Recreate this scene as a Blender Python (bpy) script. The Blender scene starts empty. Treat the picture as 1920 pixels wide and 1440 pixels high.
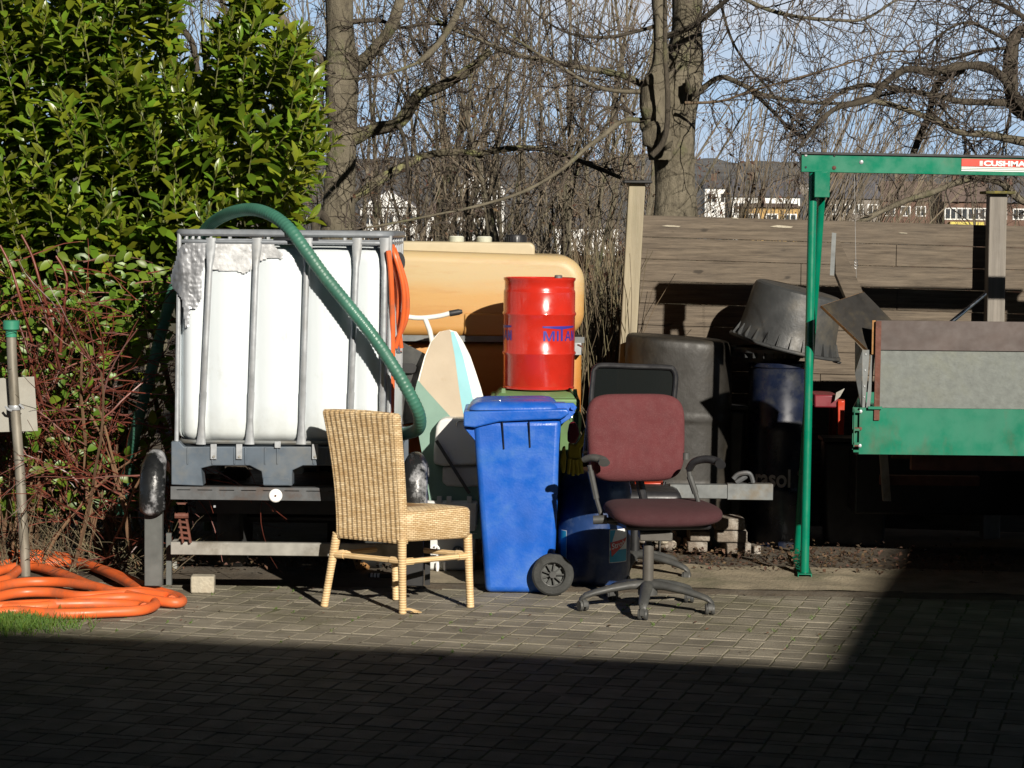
import bpy, math, random
from mathutils import Vector, Matrix, noise
R = math.radians
rnd = random.Random(7)
scene = bpy.context.scene
COL = scene.collection
# ---------------------------------------------------------------- camera
F = 4500.0; CAMZ = 1.74
PITCH = math.atan(290 / F); ROLL = R(0.6)
fw = Vector((0, math.cos(PITCH), -math.sin(PITCH)))
up0 = Vector((0, math.sin(PITCH), math.cos(PITCH))); rt0 = Vector((1, 0, 0))
rt = rt0 * math.cos(ROLL) + up0 * math.sin(ROLL)
up = up0 * math.cos(ROLL) - rt0 * math.sin(ROLL)
cd = bpy.data.cameras.new('camera'); cam = bpy.data.objects.new('camera', cd); COL.objects.link(cam)
cd.sensor_width = 36; cd.lens = F / 1920 * 36; cd.clip_start = .1; cd.clip_end = 6000
m = Matrix((rt, up, -fw)).transposed().to_4x4(); m.translation = Vector((0, 0, CAMZ))
cam.matrix_world = m
scene.camera = cam
# ---------------------------------------------------------------- world, sun, exposure
SAZ, SEL = R(22), R(23.2)
SH = Vector((math.sin(SAZ), -math.cos(SAZ), 0))                # horizontal direction towards the sun
SD = (SH * math.cos(SEL) + Vector((0, 0, math.sin(SEL)))).normalized()
w = bpy.data.worlds.new('World'); scene.world = w; w.use_nodes = True
nt = w.node_tree; nt.nodes.clear()
out = nt.nodes.new('ShaderNodeOutputWorld'); bg = nt.nodes.new('ShaderNodeBackground')
sky = nt.nodes.new('ShaderNodeTexSky'); sky.sky_type = 'NISHITA'; sky.sun_disc = False
sky.sun_elevation = SEL; sky.sun_rotation = math.pi - SAZ; sky.air_density = 1.0; sky.dust_density = .6; sky.ozone_density = 2.2
tc = nt.nodes.new('ShaderNodeTexCoord'); mp = nt.nodes.new('ShaderNodeMapping'); mp.inputs['Scale'].default_value = (1.4, 1.4, 7)
nz = nt.nodes.new('ShaderNodeTexNoise'); nz.inputs['Scale'].default_value = 3.2; nz.inputs['Detail'].default_value = 6; nz.inputs['Roughness'].default_value = .5
rp = nt.nodes.new('ShaderNodeValToRGB'); rp.color_ramp.elements[0].position = .47; rp.color_ramp.elements[1].position = .76
hz = nt.nodes.new('ShaderNodeMix'); hz.data_type = 'RGBA'; hz.inputs[6].default_value = (6.6, 9.2, 12.4, 1); hz.inputs[7].default_value = (9.4, 10.3, 11.8, 1)
sp = nt.nodes.new('ShaderNodeSeparateXYZ'); re = nt.nodes.new('ShaderNodeValToRGB')      # bright band of low winter haze and cloud, sky overhead dimmed to deepen the shade
e = re.color_ramp.elements; e[0].position = .095; e[0].color = (1, 1, 1, 1); e[1].position = .14; e[1].color = (0, 0, 0, 1)
hs = nt.nodes.new('ShaderNodeHueSaturation'); hs.inputs['Value'].default_value = .08
mx = nt.nodes.new('ShaderNodeMix'); mx.data_type = 'RGBA'
L = nt.links.new
L(tc.outputs['Generated'], mp.inputs['Vector']); L(mp.outputs[0], nz.inputs['Vector']); L(nz.outputs['Fac'], rp.inputs[0]); L(rp.outputs[0], hz.inputs[0])
L(tc.outputs['Generated'], sp.inputs[0]); L(sp.outputs[2], re.inputs[0]); L(re.outputs[0], mx.inputs[0]); L(sky.outputs[0], hs.inputs['Color'])
L(hs.outputs[0], mx.inputs[6]); L(hz.outputs[2], mx.inputs[7]); L(mx.outputs[2], bg.inputs['Color']); L(bg.outputs[0], out.inputs[0])
bg.inputs['Strength'].default_value = .05
sd = bpy.data.lights.new('sun', 'SUN'); sun = bpy.data.objects.new('sun', sd); COL.objects.link(sun)
sd.energy = 4.8; sd.angle = R(.55); sd.color = (1, .93, .82)
sun.rotation_euler = SD.to_track_quat('Z', 'Y').to_euler(); sun.location = (5, -12, 9)
vs = scene.view_settings; vs.view_transform = 'Standard'; vs.look = 'None'; vs.gamma = 1; vs.exposure = .42
scene.cycles.use_denoising = True; scene.cycles.max_bounces = 6; scene.cycles.transparent_max_bounces = 8
scene.cycles.caustics_reflective = False; scene.cycles.caustics_refractive = False

# ---------------------------------------------------------------- where a point of the place is
def ray(px, py): return fw + rt * ((px - 960) / F) + up * ((720 - py) / F)
def W(px, py, Y):
    d = ray(px, py); t = Y / d.y; return Vector((0, 0, CAMZ)) + d * t
def G(px, py, z=0.0):
    d = ray(px, py); t = (z - CAMZ) / d.z; return Vector((0, 0, CAMZ)) + d * t
def XZ(px, py, Y): p = W(px, py, Y); return p.x, p.z

# ---------------------------------------------------------------- mesh helpers
class MB:
    def __init__(s): s.v = []; s.f = []
    def add(s, vs, fs):
        o = len(s.v); s.v += [Vector(v) for v in vs]; s.f += [tuple(i + o for i in f) for f in fs]; return s
    def box(s, c, d, rot=None):
        x, y, z = d[0] / 2, d[1] / 2, d[2] / 2; c = Vector(c)
        vs = [Vector(p) for p in ((-x,-y,-z),(x,-y,-z),(x,y,-z),(-x,y,-z),(-x,-y,z),(x,-y,z),(x,y,z),(-x,y,z))]
        if rot is not None: vs = [rot @ v for v in vs]
        return s.add([c + v for v in vs], [(0,3,2,1),(4,5,6,7),(0,1,5,4),(1,2,6,5),(2,3,7,6),(3,0,4,7)])
    def bb(s, x0, x1, y0, y1, z0, z1): return s.box(((x0+x1)/2,(y0+y1)/2,(z0+z1)/2),(abs(x1-x0),abs(y1-y0),abs(z1-z0)))
    def hexa(s, b, t):   # 4 bottom, 4 top points, counter-clockwise seen from above
        return s.add(list(b) + list(t), [(0,3,2,1),(4,5,6,7),(0,1,5,4),(1,2,6,5),(2,3,7,6),(3,0,4,7)])
    def tube(s, pts, r, n=8, cap=True, closed=False, sq=None):
        pts = [Vector(p) for p in pts]; N = len(pts)
        if N < 2: return s
        rs = r if isinstance(r, (list, tuple)) else [r] * N
        t = (pts[1] - pts[0]).normalized()
        a = Vector((0, 0, 1)) if abs(t.z) < .9 else Vector((1, 0, 0))
        nrm = (a - t * a.dot(t)).normalized(); vs = []
        cs = [(math.cos(2*math.pi*k/n + (math.pi/n if n == 4 else 0)), math.sin(2*math.pi*k/n + (math.pi/n if n == 4 else 0))) for k in range(n)]
        for i in range(N):
            if closed: t = pts[(i+1) % N] - pts[i-1]
            elif i == 0: t = pts[1] - pts[0]
            elif i == N-1: t = pts[-1] - pts[-2]
            else: t = pts[i+1] - pts[i-1]
            if t.length < 1e-9: t = Vector((0, 0, 1))
            t.normalize(); nrm = nrm - t * nrm.dot(t)
            if nrm.length < 1e-6: nrm = t.orthogonal()
            nrm.normalize(); b = t.cross(nrm); p = pts[i]; q = rs[i]; k2 = sq or 1
            for c, d in cs: vs.append(p + nrm * (q * c * k2) + b * (q * d))
        fs = []
        for i in range(N if closed else N - 1):
            j = (i + 1) % N
            for k in range(n):
                k1 = (k + 1) % n; fs.append((i*n+k, i*n+k1, j*n+k1, j*n+k))
        if cap and not closed: fs.append(tuple(range(n-1, -1, -1))); fs.append(tuple((N-1)*n + k for k in range(n)))
        return s.add(vs, fs)
    def lathe(s, prof, c=(0,0,0), n=32, mat=None, cap=True, sx=1, sy=1):
        c = Vector(c); vs = []
        for r_, z in prof:
            for k in range(n):
                a = 2 * math.pi * k / n; v = Vector((r_*math.cos(a)*sx, r_*math.sin(a)*sy, z))
                if mat is not None: v = mat @ v
                vs.append(c + v)
        fs = []
        for i in range(len(prof) - 1):
            for k in range(n):
                k1 = (k + 1) % n; fs.append((i*n+k, i*n+k1, (i+1)*n+k1, (i+1)*n+k))
        if cap:
            fs.append(tuple(range(n-1, -1, -1))); fs.append(tuple((len(prof)-1)*n + k for k in range(n)))
        return s.add(vs, fs)
    def prism(s, pts, d):   # polygon extruded along d
        pts = [Vector(p) for p in pts]; d = Vector(d); n = len(pts)
        nrm = sum(((pts[i] - pts[0]).cross(pts[(i+1) % n] - pts[0]) for i in range(1, n)), Vector())
        if nrm.dot(d) > 0: pts.reverse()
        return s.add(pts + [p + d for p in pts], [tuple(range(n)), tuple(range(2*n-1, n-1, -1))] + [(i, i+n, (i+1) % n + n, (i+1) % n) for i in range(n)])
    def grid(s, fn, nu, nv, wu=False):
        vs = [fn(i / nu, j / nv) for j in range(nv + 1) for i in range(nu + (0 if wu else 1))]
        c = nu if wu else nu + 1; fs = []
        for j in range(nv):
            for i in range(nu):
                i1 = (i + 1) % c; fs.append((j*c+i, j*c+i1, (j+1)*c+i1, (j+1)*c+i))
        return s.add(vs, fs)
    def build(s, name, mat, parent=None, bevel=0, seg=2, ang=35, label=None, solid=0):
        me = bpy.data.meshes.new(name); vs = s.v
        if parent is not None:
            rootm = INV.get(ROOT[parent.name])
            if rootm is not None: vs = [rootm @ v for v in vs]
            loc = None
        else:
            xs = [v.x for v in vs]; ys = [v.y for v in vs]; zs = [v.z for v in vs]
            loc = Vector(((min(xs)+max(xs))/2, (min(ys)+max(ys))/2, min(zs))); vs = [v - loc for v in vs]
        me.from_pydata([v[:] for v in vs], [], s.f); me.update()
        if ang is not None:
            me.polygons.foreach_set('use_smooth', [True] * len(me.polygons))
            if ang < 180: me.set_sharp_from_angle(angle=R(ang))
        o = bpy.data.objects.new(name, me); COL.objects.link(o)
        if loc is not None:
            o.location = loc; ROOT[o.name] = o.name; INV[o.name] = Matrix.Translation(-loc)
        else:
            o.parent = parent; ROOT[o.name] = ROOT[parent.name]
        if mat is not None: me.materials.append(mat)
        if bevel:
            b = o.modifiers.new('bevel', 'BEVEL'); b.width = bevel; b.segments = seg; b.limit_method = 'ANGLE'; b.angle_limit = R(40)
        if solid:
            b = o.modifiers.new('solid', 'SOLIDIFY'); b.thickness = solid; b.offset = 0
        if label: o['label'] = label
        return o
ROOT = {}; INV = {}
def thing(name, label, cat, loc=(0, 0, 0), rz=0, group=None):
    o = bpy.data.objects.new(name, None); COL.objects.link(o); o.location = loc; o.rotation_euler = (0, 0, rz)
    o.empty_display_size = .1; o['label'] = label; o['category'] = cat
    if group: o['group'] = group
    ROOT[o.name] = o.name; INV[o.name] = (Matrix.Translation(Vector(loc)) @ Matrix.Rotation(rz, 4, 'Z')).inverted()
    return o
def tag(o, label, cat, group=None, kind=None):
    o['label'] = label; o['category'] = cat
    if group: o['group'] = group
    if kind: o['kind'] = kind
    return o
def structure(o): o['kind'] = 'structure'; return o
def copy_tree(o, loc=None, rz=None, sc=None, label=None):
    c = o.copy(); COL.objects.link(c)
    if loc is not None: c.location = loc
    if rz is not None: c.rotation_euler = (0, 0, rz)
    if sc: c.scale = sc
    if label: c['label'] = label
    for ch in [x for x in o.children]:
        d = ch.copy(); COL.objects.link(d); d.parent = c
        for g in [x for x in ch.children]:
            e = g.copy(); COL.objects.link(e); e.parent = d
    return c
def cr(pts, n=6, closed=False):   # Catmull-Rom through the points
    pts = [Vector(p) for p in pts]; N = len(pts); out = []
    rng = range(N) if closed else range(N - 1)
    for i in rng:
        if closed: p0, p1, p2, p3 = pts[i-1], pts[i], pts[(i+1) % N], pts[(i+2) % N]
        else: p0, p1, p2, p3 = pts[max(i-1, 0)], pts[i], pts[i+1], pts[min(i+2, N-1)]
        for k in range(n):
            t = k / n
            out.append(.5 * ((2*p1) + (p2-p0)*t + (2*p0-5*p1+4*p2-p3)*t*t + (3*p1-p0-3*p2+p3)*t*t*t))
    if not closed: out.append(pts[-1])
    return out
def lerp(a, b, t): return a + (b - a) * t
def RX(a): return Matrix.Rotation(a, 3, 'X')
def RY(a): return Matrix.Rotation(a, 3, 'Y')
def RZ(a): return Matrix.Rotation(a, 3, 'Z')
def rrect(w_, h_, r_, n=5):    # rounded rectangle outline, centred
    o = []
    for cx, cy, a0 in ((w_/2-r_, h_/2-r_, 0), (-w_/2+r_, h_/2-r_, 90), (-w_/2+r_, -h_/2+r_, 180), (w_/2-r_, -h_/2+r_, 270)):
        for k in range(n + 1):
            a = R(a0 + 90*k/n); o.append((cx + r_*math.cos(a), cy + r_*math.sin(a)))
    return o

# ---------------------------------------------------------------- materials
def nodes(name):
    mt = bpy.data.materials.new(name); mt.use_nodes = True; t = mt.node_tree
    return mt, t, t.nodes['Principled BSDF'], t.links.new
def N(t, typ, **kw):
    n = t.nodes.new('ShaderNode' + typ)
    for k, v in kw.items():
        if k in n.inputs: n.inputs[k].default_value = v
        else: setattr(n, k, v)
    return n
def c4(c, k=1): return (min(c[0]*k, 1), min(c[1]*k, 1), min(c[2]*k, 1), 1)
def mixc(t, fac, a, b, bt='MIX'):
    x = t.nodes.new('ShaderNodeMix'); x.data_type = 'RGBA'; x.blend_type = bt; l = t.links.new
    for i, q in ((0, fac), (6, a), (7, b)):
        if isinstance(q, (int, float)): x.inputs[i].default_value = q
        elif isinstance(q, tuple): x.inputs[i].default_value = q
        else: l(q, x.inputs[i])
    return x.outputs[2]
def ramp(t, src, stops):
    r_ = t.nodes.new('ShaderNodeValToRGB'); e = r_.color_ramp.elements
    while len(e) < len(stops): e.new(.5)
    for i, (p, c) in enumerate(stops):
        e[i].position = p; e[i].color = (c, c, c, 1) if isinstance(c, (int, float)) else c
    t.links.new(src, r_.inputs[0]); return r_.outputs[0]
def noise_(t, scale, vec=None, detail=4, rough=.55, sc=None):
    n = N(t, 'TexNoise', Scale=scale, Detail=detail, Roughness=rough)
    co = t.nodes.new('ShaderNodeTexCoord'); src = co.outputs['Object']
    if sc:
        mp_ = t.nodes.new('ShaderNodeMapping'); mp_.inputs['Scale'].default_value = sc; t.links.new(src, mp_.inputs[0]); src = mp_.outputs[0]
    t.links.new(vec or src, n.inputs['Vector']); return n.outputs['Fac']
def bump(t, b, h, strength=.3, dist=.01):
    n = N(t, 'Bump', Strength=strength, Distance=dist); t.links.new(h, n.inputs['Height']); t.links.new(n.outputs[0], b.inputs['Normal'])
def M(name, col, rough=.6, metal=0, var=.15, vs=7, dirt=None, ds=4, da=.5, bm=0, bs=60, spec=.5, coat=0, sc=None, isl=0, rv=.12, dlo=.5):
    mt, t, b, l = nodes(name)
    c = mixc(t, ramp(t, noise_(t, vs, sc=sc), [(.3, 0), (.7, 1)]), c4(col, 1-var), c4(col, 1+var))
    if isl:
        g = t.nodes.new('ShaderNodeNewGeometry'); hs = N(t, 'HueSaturation')
        mr = N(t, 'MapRange'); mr.inputs[3].default_value = 1-isl; mr.inputs[4].default_value = 1+isl
        l(g.outputs['Random Per Island'], mr.inputs[0]); l(mr.outputs[0], hs.inputs['Value']); l(c, hs.inputs['Color']); c = hs.outputs[0]
    if dirt:
        f = ramp(t, noise_(t, ds, detail=8, rough=.65, sc=sc), [(dlo, 0), (dlo+.18, da)]); c = mixc(t, f, c, c4(dirt))
    l(c, b.inputs['Base Color'])
    rr = ramp(t, noise_(t, vs*2.3), [(.3, max(rough-rv, .03)), (.7, min(rough+rv, 1))]); l(rr, b.inputs['Roughness'])
    b.inputs['Metallic'].default_value = metal; b.inputs['Specular IOR Level'].default_value = spec; b.inputs['Coat Weight'].default_value = coat
    if bm: bump(t, b, noise_(t, bs, detail=6, sc=sc), bm, .01)
    return mt
def leafmat(name, col, rough=.3, trans=.25, hv=.05, vv=.45):
    mt, t, b, l = nodes(name); g = t.nodes.new('ShaderNodeNewGeometry')
    hs = N(t, 'HueSaturation'); hs.inputs['Color'].default_value = c4(col)
    m1 = N(t, 'MapRange'); m1.inputs[3].default_value = 1-vv; m1.inputs[4].default_value = 1+vv; l(g.outputs['Random Per Island'], m1.inputs[0]); l(m1.outputs[0], hs.inputs['Value'])
    wn = N(t, 'TexWhiteNoise'); wn.noise_dimensions = '1D'; l(g.outputs['Random Per Island'], wn.inputs['W'])
    m2 = N(t, 'MapRange'); m2.inputs[3].default_value = .5-hv; m2.inputs[4].default_value = .5+hv*.4; l(wn.outputs[0], m2.inputs[0]); l(m2.outputs[0], hs.inputs['Hue'])
    l(hs.outputs[0], b.inputs['Base Color']); b.inputs['Roughness'].default_value = rough; b.inputs['Specular IOR Level'].default_value = .5
    tr = N(t, 'BsdfTranslucent'); hs2 = N(t, 'HueSaturation', Value=1.6, Saturation=1.1); l(hs.outputs[0], hs2.inputs['Color']); l(hs2.outputs[0], tr.inputs[0])
    mx_ = N(t, 'MixShader'); mx_.inputs[0].default_value = trans; l(b.outputs[0], mx_.inputs[1]); l(tr.outputs[0], mx_.inputs[2])
    l(mx_.outputs[0], t.nodes['Material Output'].inputs['Surface']); return mt

m_paver = M('paver_concrete', (.215, .192, .15), .85, var=.22, vs=5, dirt=(.11, .105, .055), ds=1.3, da=.6, bm=.5, bs=120, isl=.24, spec=.25)
m_joint = M('joint_moss', (.115, .105, .06), .95, var=.4, vs=9, dirt=(.10, .13, .03), ds=5, da=.9, bm=.6, bs=80)
m_soil = M('soil', (.085, .066, .045), .95, var=.35, vs=6, dirt=(.13, .115, .09), ds=5, da=.7, bm=.9, bs=45)
m_sand = M('sandy_edge', (.25, .21, .145), .95, var=.25, vs=7, dirt=(.075, .08, .035), ds=2.2, da=.85, bm=.7, bs=60)
m_field = M('far_ground', (.09, .085, .05), .95, var=.3, vs=.05, dirt=(.12, .10, .06), ds=.03)
m_hill = M('hazed_hill_wood', (.12, .125, .135), .95, var=.5, vs=.12, dirt=(.15, .14, .13), ds=.05)  # lightened and blued: distance haze put into the hill colour
m_white = M('white_poly', (.62, .62, .60), .35, var=.04, vs=3, dirt=(.5, .47, .38), ds=7, da=.35, bm=.05, bs=10, dlo=.55)
def ibc_mat():
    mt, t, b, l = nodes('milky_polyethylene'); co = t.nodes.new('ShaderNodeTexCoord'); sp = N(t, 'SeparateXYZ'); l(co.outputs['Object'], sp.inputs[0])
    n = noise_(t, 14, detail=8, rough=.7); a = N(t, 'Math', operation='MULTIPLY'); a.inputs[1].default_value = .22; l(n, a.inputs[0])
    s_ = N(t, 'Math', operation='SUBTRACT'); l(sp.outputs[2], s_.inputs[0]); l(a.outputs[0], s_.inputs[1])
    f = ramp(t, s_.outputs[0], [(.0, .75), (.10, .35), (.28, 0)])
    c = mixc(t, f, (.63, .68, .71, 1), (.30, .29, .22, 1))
    c2 = mixc(t, ramp(t, noise_(t, 9, detail=7, rough=.7, sc=(1, 1, .5)), [(.58, 0), (.74, .45)]), c, (.40, .41, .38, 1))
    l(c2, b.inputs['Base Color']); b.inputs['Roughness'].default_value = .38
    b.inputs['Subsurface Weight'].default_value = .25; b.inputs['Subsurface Radius'].default_value = (.05, .05, .05); b.inputs['Subsurface Scale'].default_value = .3
    bump(t, b, noise_(t, 8, sc=(1, 1, .4)), .25, .01); return mt
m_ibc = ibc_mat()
m_galv = M('galvanised_steel', (.40, .42, .44), .45, metal=.35, var=.2, vs=18, dirt=(.25, .24, .22), ds=9, da=.5)
m_galvr = M('dull_galvanised_rail', (.22, .24, .265), .5, metal=.3, var=.2, vs=14, dirt=(.3, .31, .32), ds=9, da=.5)
m_galvd = M('weathered_galvanised', (.16, .17, .17), .55, metal=.35, var=.25, vs=14, dirt=(.16, .13, .09), ds=8, da=.7)
m_gpl = M('grey_plastic', (.085, .11, .14), .5, var=.2, vs=8, dirt=(.16, .16, .15), ds=6, da=.6)
m_foil = M('foil_tape', (.33, .34, .36), .42, metal=.6, var=.6, vs=14, bm=.35, bs=24, sc=(1, 1, .35))
m_hoseg = M('green_hose', (.045, .155, .11), .45, var=.3, vs=3, dirt=(.10, .22, .15), ds=5, da=.5)
m_hoseo = M('orange_hose', (.70, .125, .028), .48, var=.15, vs=5, dirt=(.36, .11, .05), ds=9, da=.7, dlo=.48)
m_film = M('silver_film', (.60, .61, .62), .35, metal=.2, var=.35, vs=18, bm=.4, bs=26)
m_rim = M('trailer_steel', (.10, .105, .11), .6, metal=.3, var=.3, vs=12, dirt=(.09, .05, .03), ds=7, da=.7)
m_bar = M('dirty_steel', (.30, .29, .26), .65, metal=.2, var=.25, vs=10, dirt=(.12, .10, .07), ds=9, da=.6)
m_guard = M('flaking_black_paint', (.012, .013, .014), .32, var=.3, vs=10, dirt=(.62, .63, .66), ds=5, da=1, dlo=.53, bm=.3, bs=40)
m_tyre = M('tyre_rubber', (.035, .036, .034), .85, var=.3, vs=14, bm=.3, bs=90)
m_tyregrey = M('dusty_tyre', (.10, .105, .10), .85, var=.25, vs=10)
m_black = M('black_plastic', (.018, .018, .02), .42, var=.3, vs=10)
m_blackm = M('black_metal', (.014, .014, .015), .55, var=.3, vs=10)
m_charcoal = M('charcoal_plastic', (.055, .056, .054), .55, var=.2, vs=14, dirt=(.10, .095, .08), ds=12, da=.5)
m_blue = M('blue_bin_plastic', (.010, .10, .48), .42, var=.14, vs=5, dirt=(.06, .16, .44), ds=5, da=.75, bm=.12, bs=90, dlo=.47, rv=.2)
m_greenbin = M('green_bin_plastic', (.10, .185, .07), .5, var=.2, vs=6, dirt=(.10, .13, .06), ds=7, da=.6)
m_red = M('red_drum_paint', (.46, .022, .012), .22, var=.12, vs=6, dirt=(.28, .03, .015), ds=9, da=.45, coat=.3, dlo=.56)
m_navy = M('navy_drum_paint', (.006, .010, .026), .32, var=.3, vs=6, dirt=(.05, .05, .045), ds=8, da=.6)
m_barrel = M('blue_barrel_plastic', (.012, .035, .115), .38, var=.3, vs=7, dirt=(.10, .14, .22), ds=11, da=.6)
m_green = M('green_enamel', (.0, .165, .09), .33, var=.12, vs=5, dirt=(.07, .13, .07), ds=7, da=.6, dlo=.58)
m_greend = M('green_enamel_worn', (.0, .145, .08), .42, var=.14, vs=4, dirt=(.075, .08, .045), ds=5, da=.7, sc=(1, 1, .45), dlo=.55)
m_rust = M('rusty_iron', (.115, .04, .025), .75, var=.3, vs=15, dirt=(.06, .03, .02), ds=12, bm=.3, bs=80)
m_lichen = M('lichen_cap', (.10, .09, .03), .9, var=.4, vs=20, dirt=(.35, .28, .02), ds=18, da=.9, bm=.5, bs=60)
m_white2 = M('white_tube_enamel', (.72, .70, .64), .3, var=.05, vs=5)
m_cyan = M('cyan_cloth', (.25, .50, .54), .8, var=.06, vs=8)
m_sage = M('sage_cloth', (.17, .27, .22), .85, var=.1, vs=6)
m_beige = M('beige_cloth', (.42, .35, .26), .85, var=.06, vs=5, dirt=(.35, .26, .16), ds=11, da=.5, dlo=.62, bm=.15, bs=30)
m_offwhite = M('offwhite_cloth', (.70, .68, .62), .8, var=.04, vs=5)
m_maroon = M('maroon_fabric', (.108, .025, .028), .92, var=.08, vs=12, dirt=(.17, .06, .058), ds=160, da=.4, bm=.4, bs=260, dlo=.5)
m_maroonshade = M('shaded_maroon_fabric', (.05, .014, .017), .95, var=.1, vs=12, dirt=(.085, .035, .035), ds=160, da=.4, bm=.5, bs=260)  # darker copy of the maroon, the seat's shade put into the colour
m_greyblk = M('grey_rubber_tub', (.042, .044, .045), .5, var=.25, vs=7, dirt=(.10, .085, .06), ds=3.5, da=.75, bm=.2, bs=40)
m_tub = M('dusty_black_tub', (.016, .014, .011), .55, var=.3, vs=6, dirt=(.042, .034, .023), ds=3, da=.8, bm=.2, bs=30, sc=(1, 1, .6))
m_redx = M('red_enamel', (.42, .035, .01), .35, var=.15, vs=8)
m_brick = M('old_brick', (.17, .14, .11), .95, var=.35, vs=25, dirt=(.42, .40, .36), ds=12, da=.7, bm=.8, bs=70, isl=.25)
m_conc = M('pale_concrete', (.40, .36, .28), .95, var=.2, vs=20, dirt=(.25, .2, .14), ds=14, bm=.5, bs=80)
m_ply = M('brown_film_plywood', (.085, .066, .06), .7, var=.18, vs=10, dirt=(.12, .10, .095), ds=9, da=.5, sc=(.5, 1, 1))
m_plydk = M('black_film_plywood', (.012, .010, .008), .6, var=.5, vs=10, dirt=(.06, .045, .02), ds=9, da=.5)
m_plyedge = M('plywood_edge', (.30, .15, .05), .8, var=.3, vs=30)
m_chrome = M('chrome_tube', (.6, .62, .65), .18, metal=1, var=.1)
m_yellow = M('yellow_rubber', (.50, .40, .02), .5, var=.2, vs=14)
m_redg = M('red_rubber', (.15, .012, .02), .45, var=.2)
m_sign = M('sign_back_aluminium', (.34, .33, .29), .6, metal=.2, var=.12, vs=6, dirt=(.25, .22, .17), ds=5, da=.5)
m_post = M('pitted_galvanised_pipe', (.24, .22, .18), .5, metal=.35, var=.3, vs=9, dirt=(.10, .08, .05), ds=8, da=.7, sc=(1, 1, .3))
m_capg = M('green_cap', (.04, .24, .15), .4, var=.2)
m_txtblue = M('blue_print', (.035, .03, .24), .4, var=.1)
m_txtwhite = M('white_print', (.80, .80, .78), .5, var=.03)
m_txtgrey = M('grey_print', (.42, .42, .43), .6, var=.08)
m_decalred = M('red_print', (.62, .05, .025), .35, var=.05)
m_rubbersole = M('black_grip', (.02, .02, .022), .6, var=.2)
m_wire = M('thin_wire', (.25, .25, .25), .4, metal=.8)
m_litter = leafmat('dead_leaf', (.095, .058, .030), .8, .1, .04, .55)
m_leaf = leafmat('laurel_leaf', (.105, .172, .014), .32, .25, .055, .55)
m_leafy = leafmat('laurel_bud', (.30, .33, .07), .5, .2, .03, .3)
m_leafl = leafmat('light_leaf', (.11, .20, .02), .4, .3, .03, .35)
m_grass = leafmat('grass_blade', (.075, .15, .02), .5, .3, .04, .4)
m_dry = leafmat('dry_stem', (.13, .11, .06), .8, .15, .04, .5)
m_redtwig = M('red_bark', (.11, .026, .015), .45, var=.3, vs=9, isl=.5)
m_browntwig = M('shrub_brown_bark', (.15, .085, .045), .8, var=.3, vs=9, isl=.4)
m_twig = M('grey_brown_twig', (.135, .108, .075), .8, var=.25, vs=4, isl=.35)
m_twigr = M('russet_twig', (.13, .092, .058), .8, var=.25, vs=4, isl=.4)
m_twigd = M('dark_twig', (.055, .042, .032), .85, var=.3, vs=4, isl=.3)
m_budstem = M('laurel_stem', (.13, .13, .05), .7, var=.2)
def barkmat(name, a, b_, lich, amt=.5, lo=.55):
    mt, t, b, l = nodes(name)
    c = mixc(t, ramp(t, noise_(t, 7, detail=8, rough=.65, sc=(1, 1, .35)), [(.35, 0), (.65, 1)]), c4(a), c4(b_))
    c = mixc(t, ramp(t, noise_(t, 5.5, detail=7, rough=.7), [(lo, 0), (lo+.1, amt)]), c, c4(lich))
    c = mixc(t, ramp(t, noise_(t, 24, detail=4), [(.58, 0), (.7, .5)]), c, (.05, .04, .03, 1))
    l(c, b.inputs['Base Color']); b.inputs['Roughness'].default_value = .85
    bump(t, b, noise_(t, 22, detail=8, rough=.7, sc=(1, 1, .4)), 1.0, .035); return mt
m_bark = barkmat('beech_bark', (.10, .085, .056), (.19, .165, .118), (.10, .115, .04), .6)
m_bark2 = barkmat('lichen_limb_bark', (.10, .085, .055), (.16, .14, .09), (.34, .35, .14), .85, .52)
m_bark3 = barkmat('dark_limb_bark', (.045, .036, .026), (.085, .07, .048), (.20, .20, .09), .5, .6)
def woodmat(name, a, b_, isl=.18):
    mt, t, b, l = nodes(name)
    g = noise_(t, 9, detail=9, rough=.75, sc=(.35, 1, 6))
    c = mixc(t, ramp(t, g, [(.36, 0), (.62, 1)]), c4(a), c4(b_))
    c = mixc(t, ramp(t, noise_(t, 9, detail=2, sc=(.7, 1, 1.3)), [(.70, 0), (.75, .8)]), c, c4(a, .35))
    c = mixc(t, ramp(t, noise_(t, 1.3, detail=6, rough=.7), [(.45, 0), (.7, .35)]), c, c4((.09, .08, .07)))
    ge = t.nodes.new('ShaderNodeNewGeometry'); hs = N(t, 'HueSaturation'); mr = N(t, 'MapRange'); mr.inputs[3].default_value = 1-isl; mr.inputs[4].default_value = 1+isl
    l(ge.outputs['Random Per Island'], mr.inputs[0]); l(mr.outputs[0], hs.inputs['Value']); l(c, hs.inputs['Color'])
    l(hs.outputs[0], b.inputs['Base Color']); b.inputs['Roughness'].default_value = .85; bump(t, b, g, .5, .006); return mt
m_board = woodmat('weathered_board', (.058, .044, .031), (.16, .127, .092), .25)
m_wpost = M('new_post_wood', (.30, .26, .18), .8, var=.2, vs=8, dirt=(.24, .22, .14), ds=6, da=.7, sc=(2, 2, .2), bm=.3, bs=40)
m_wpost2 = M('grey_post_wood', (.21, .19, .165), .85, var=.3, vs=10, dirt=(.14, .12, .08), ds=4, da=.6, sc=(3, 3, .15), bm=.3, bs=60)
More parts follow.
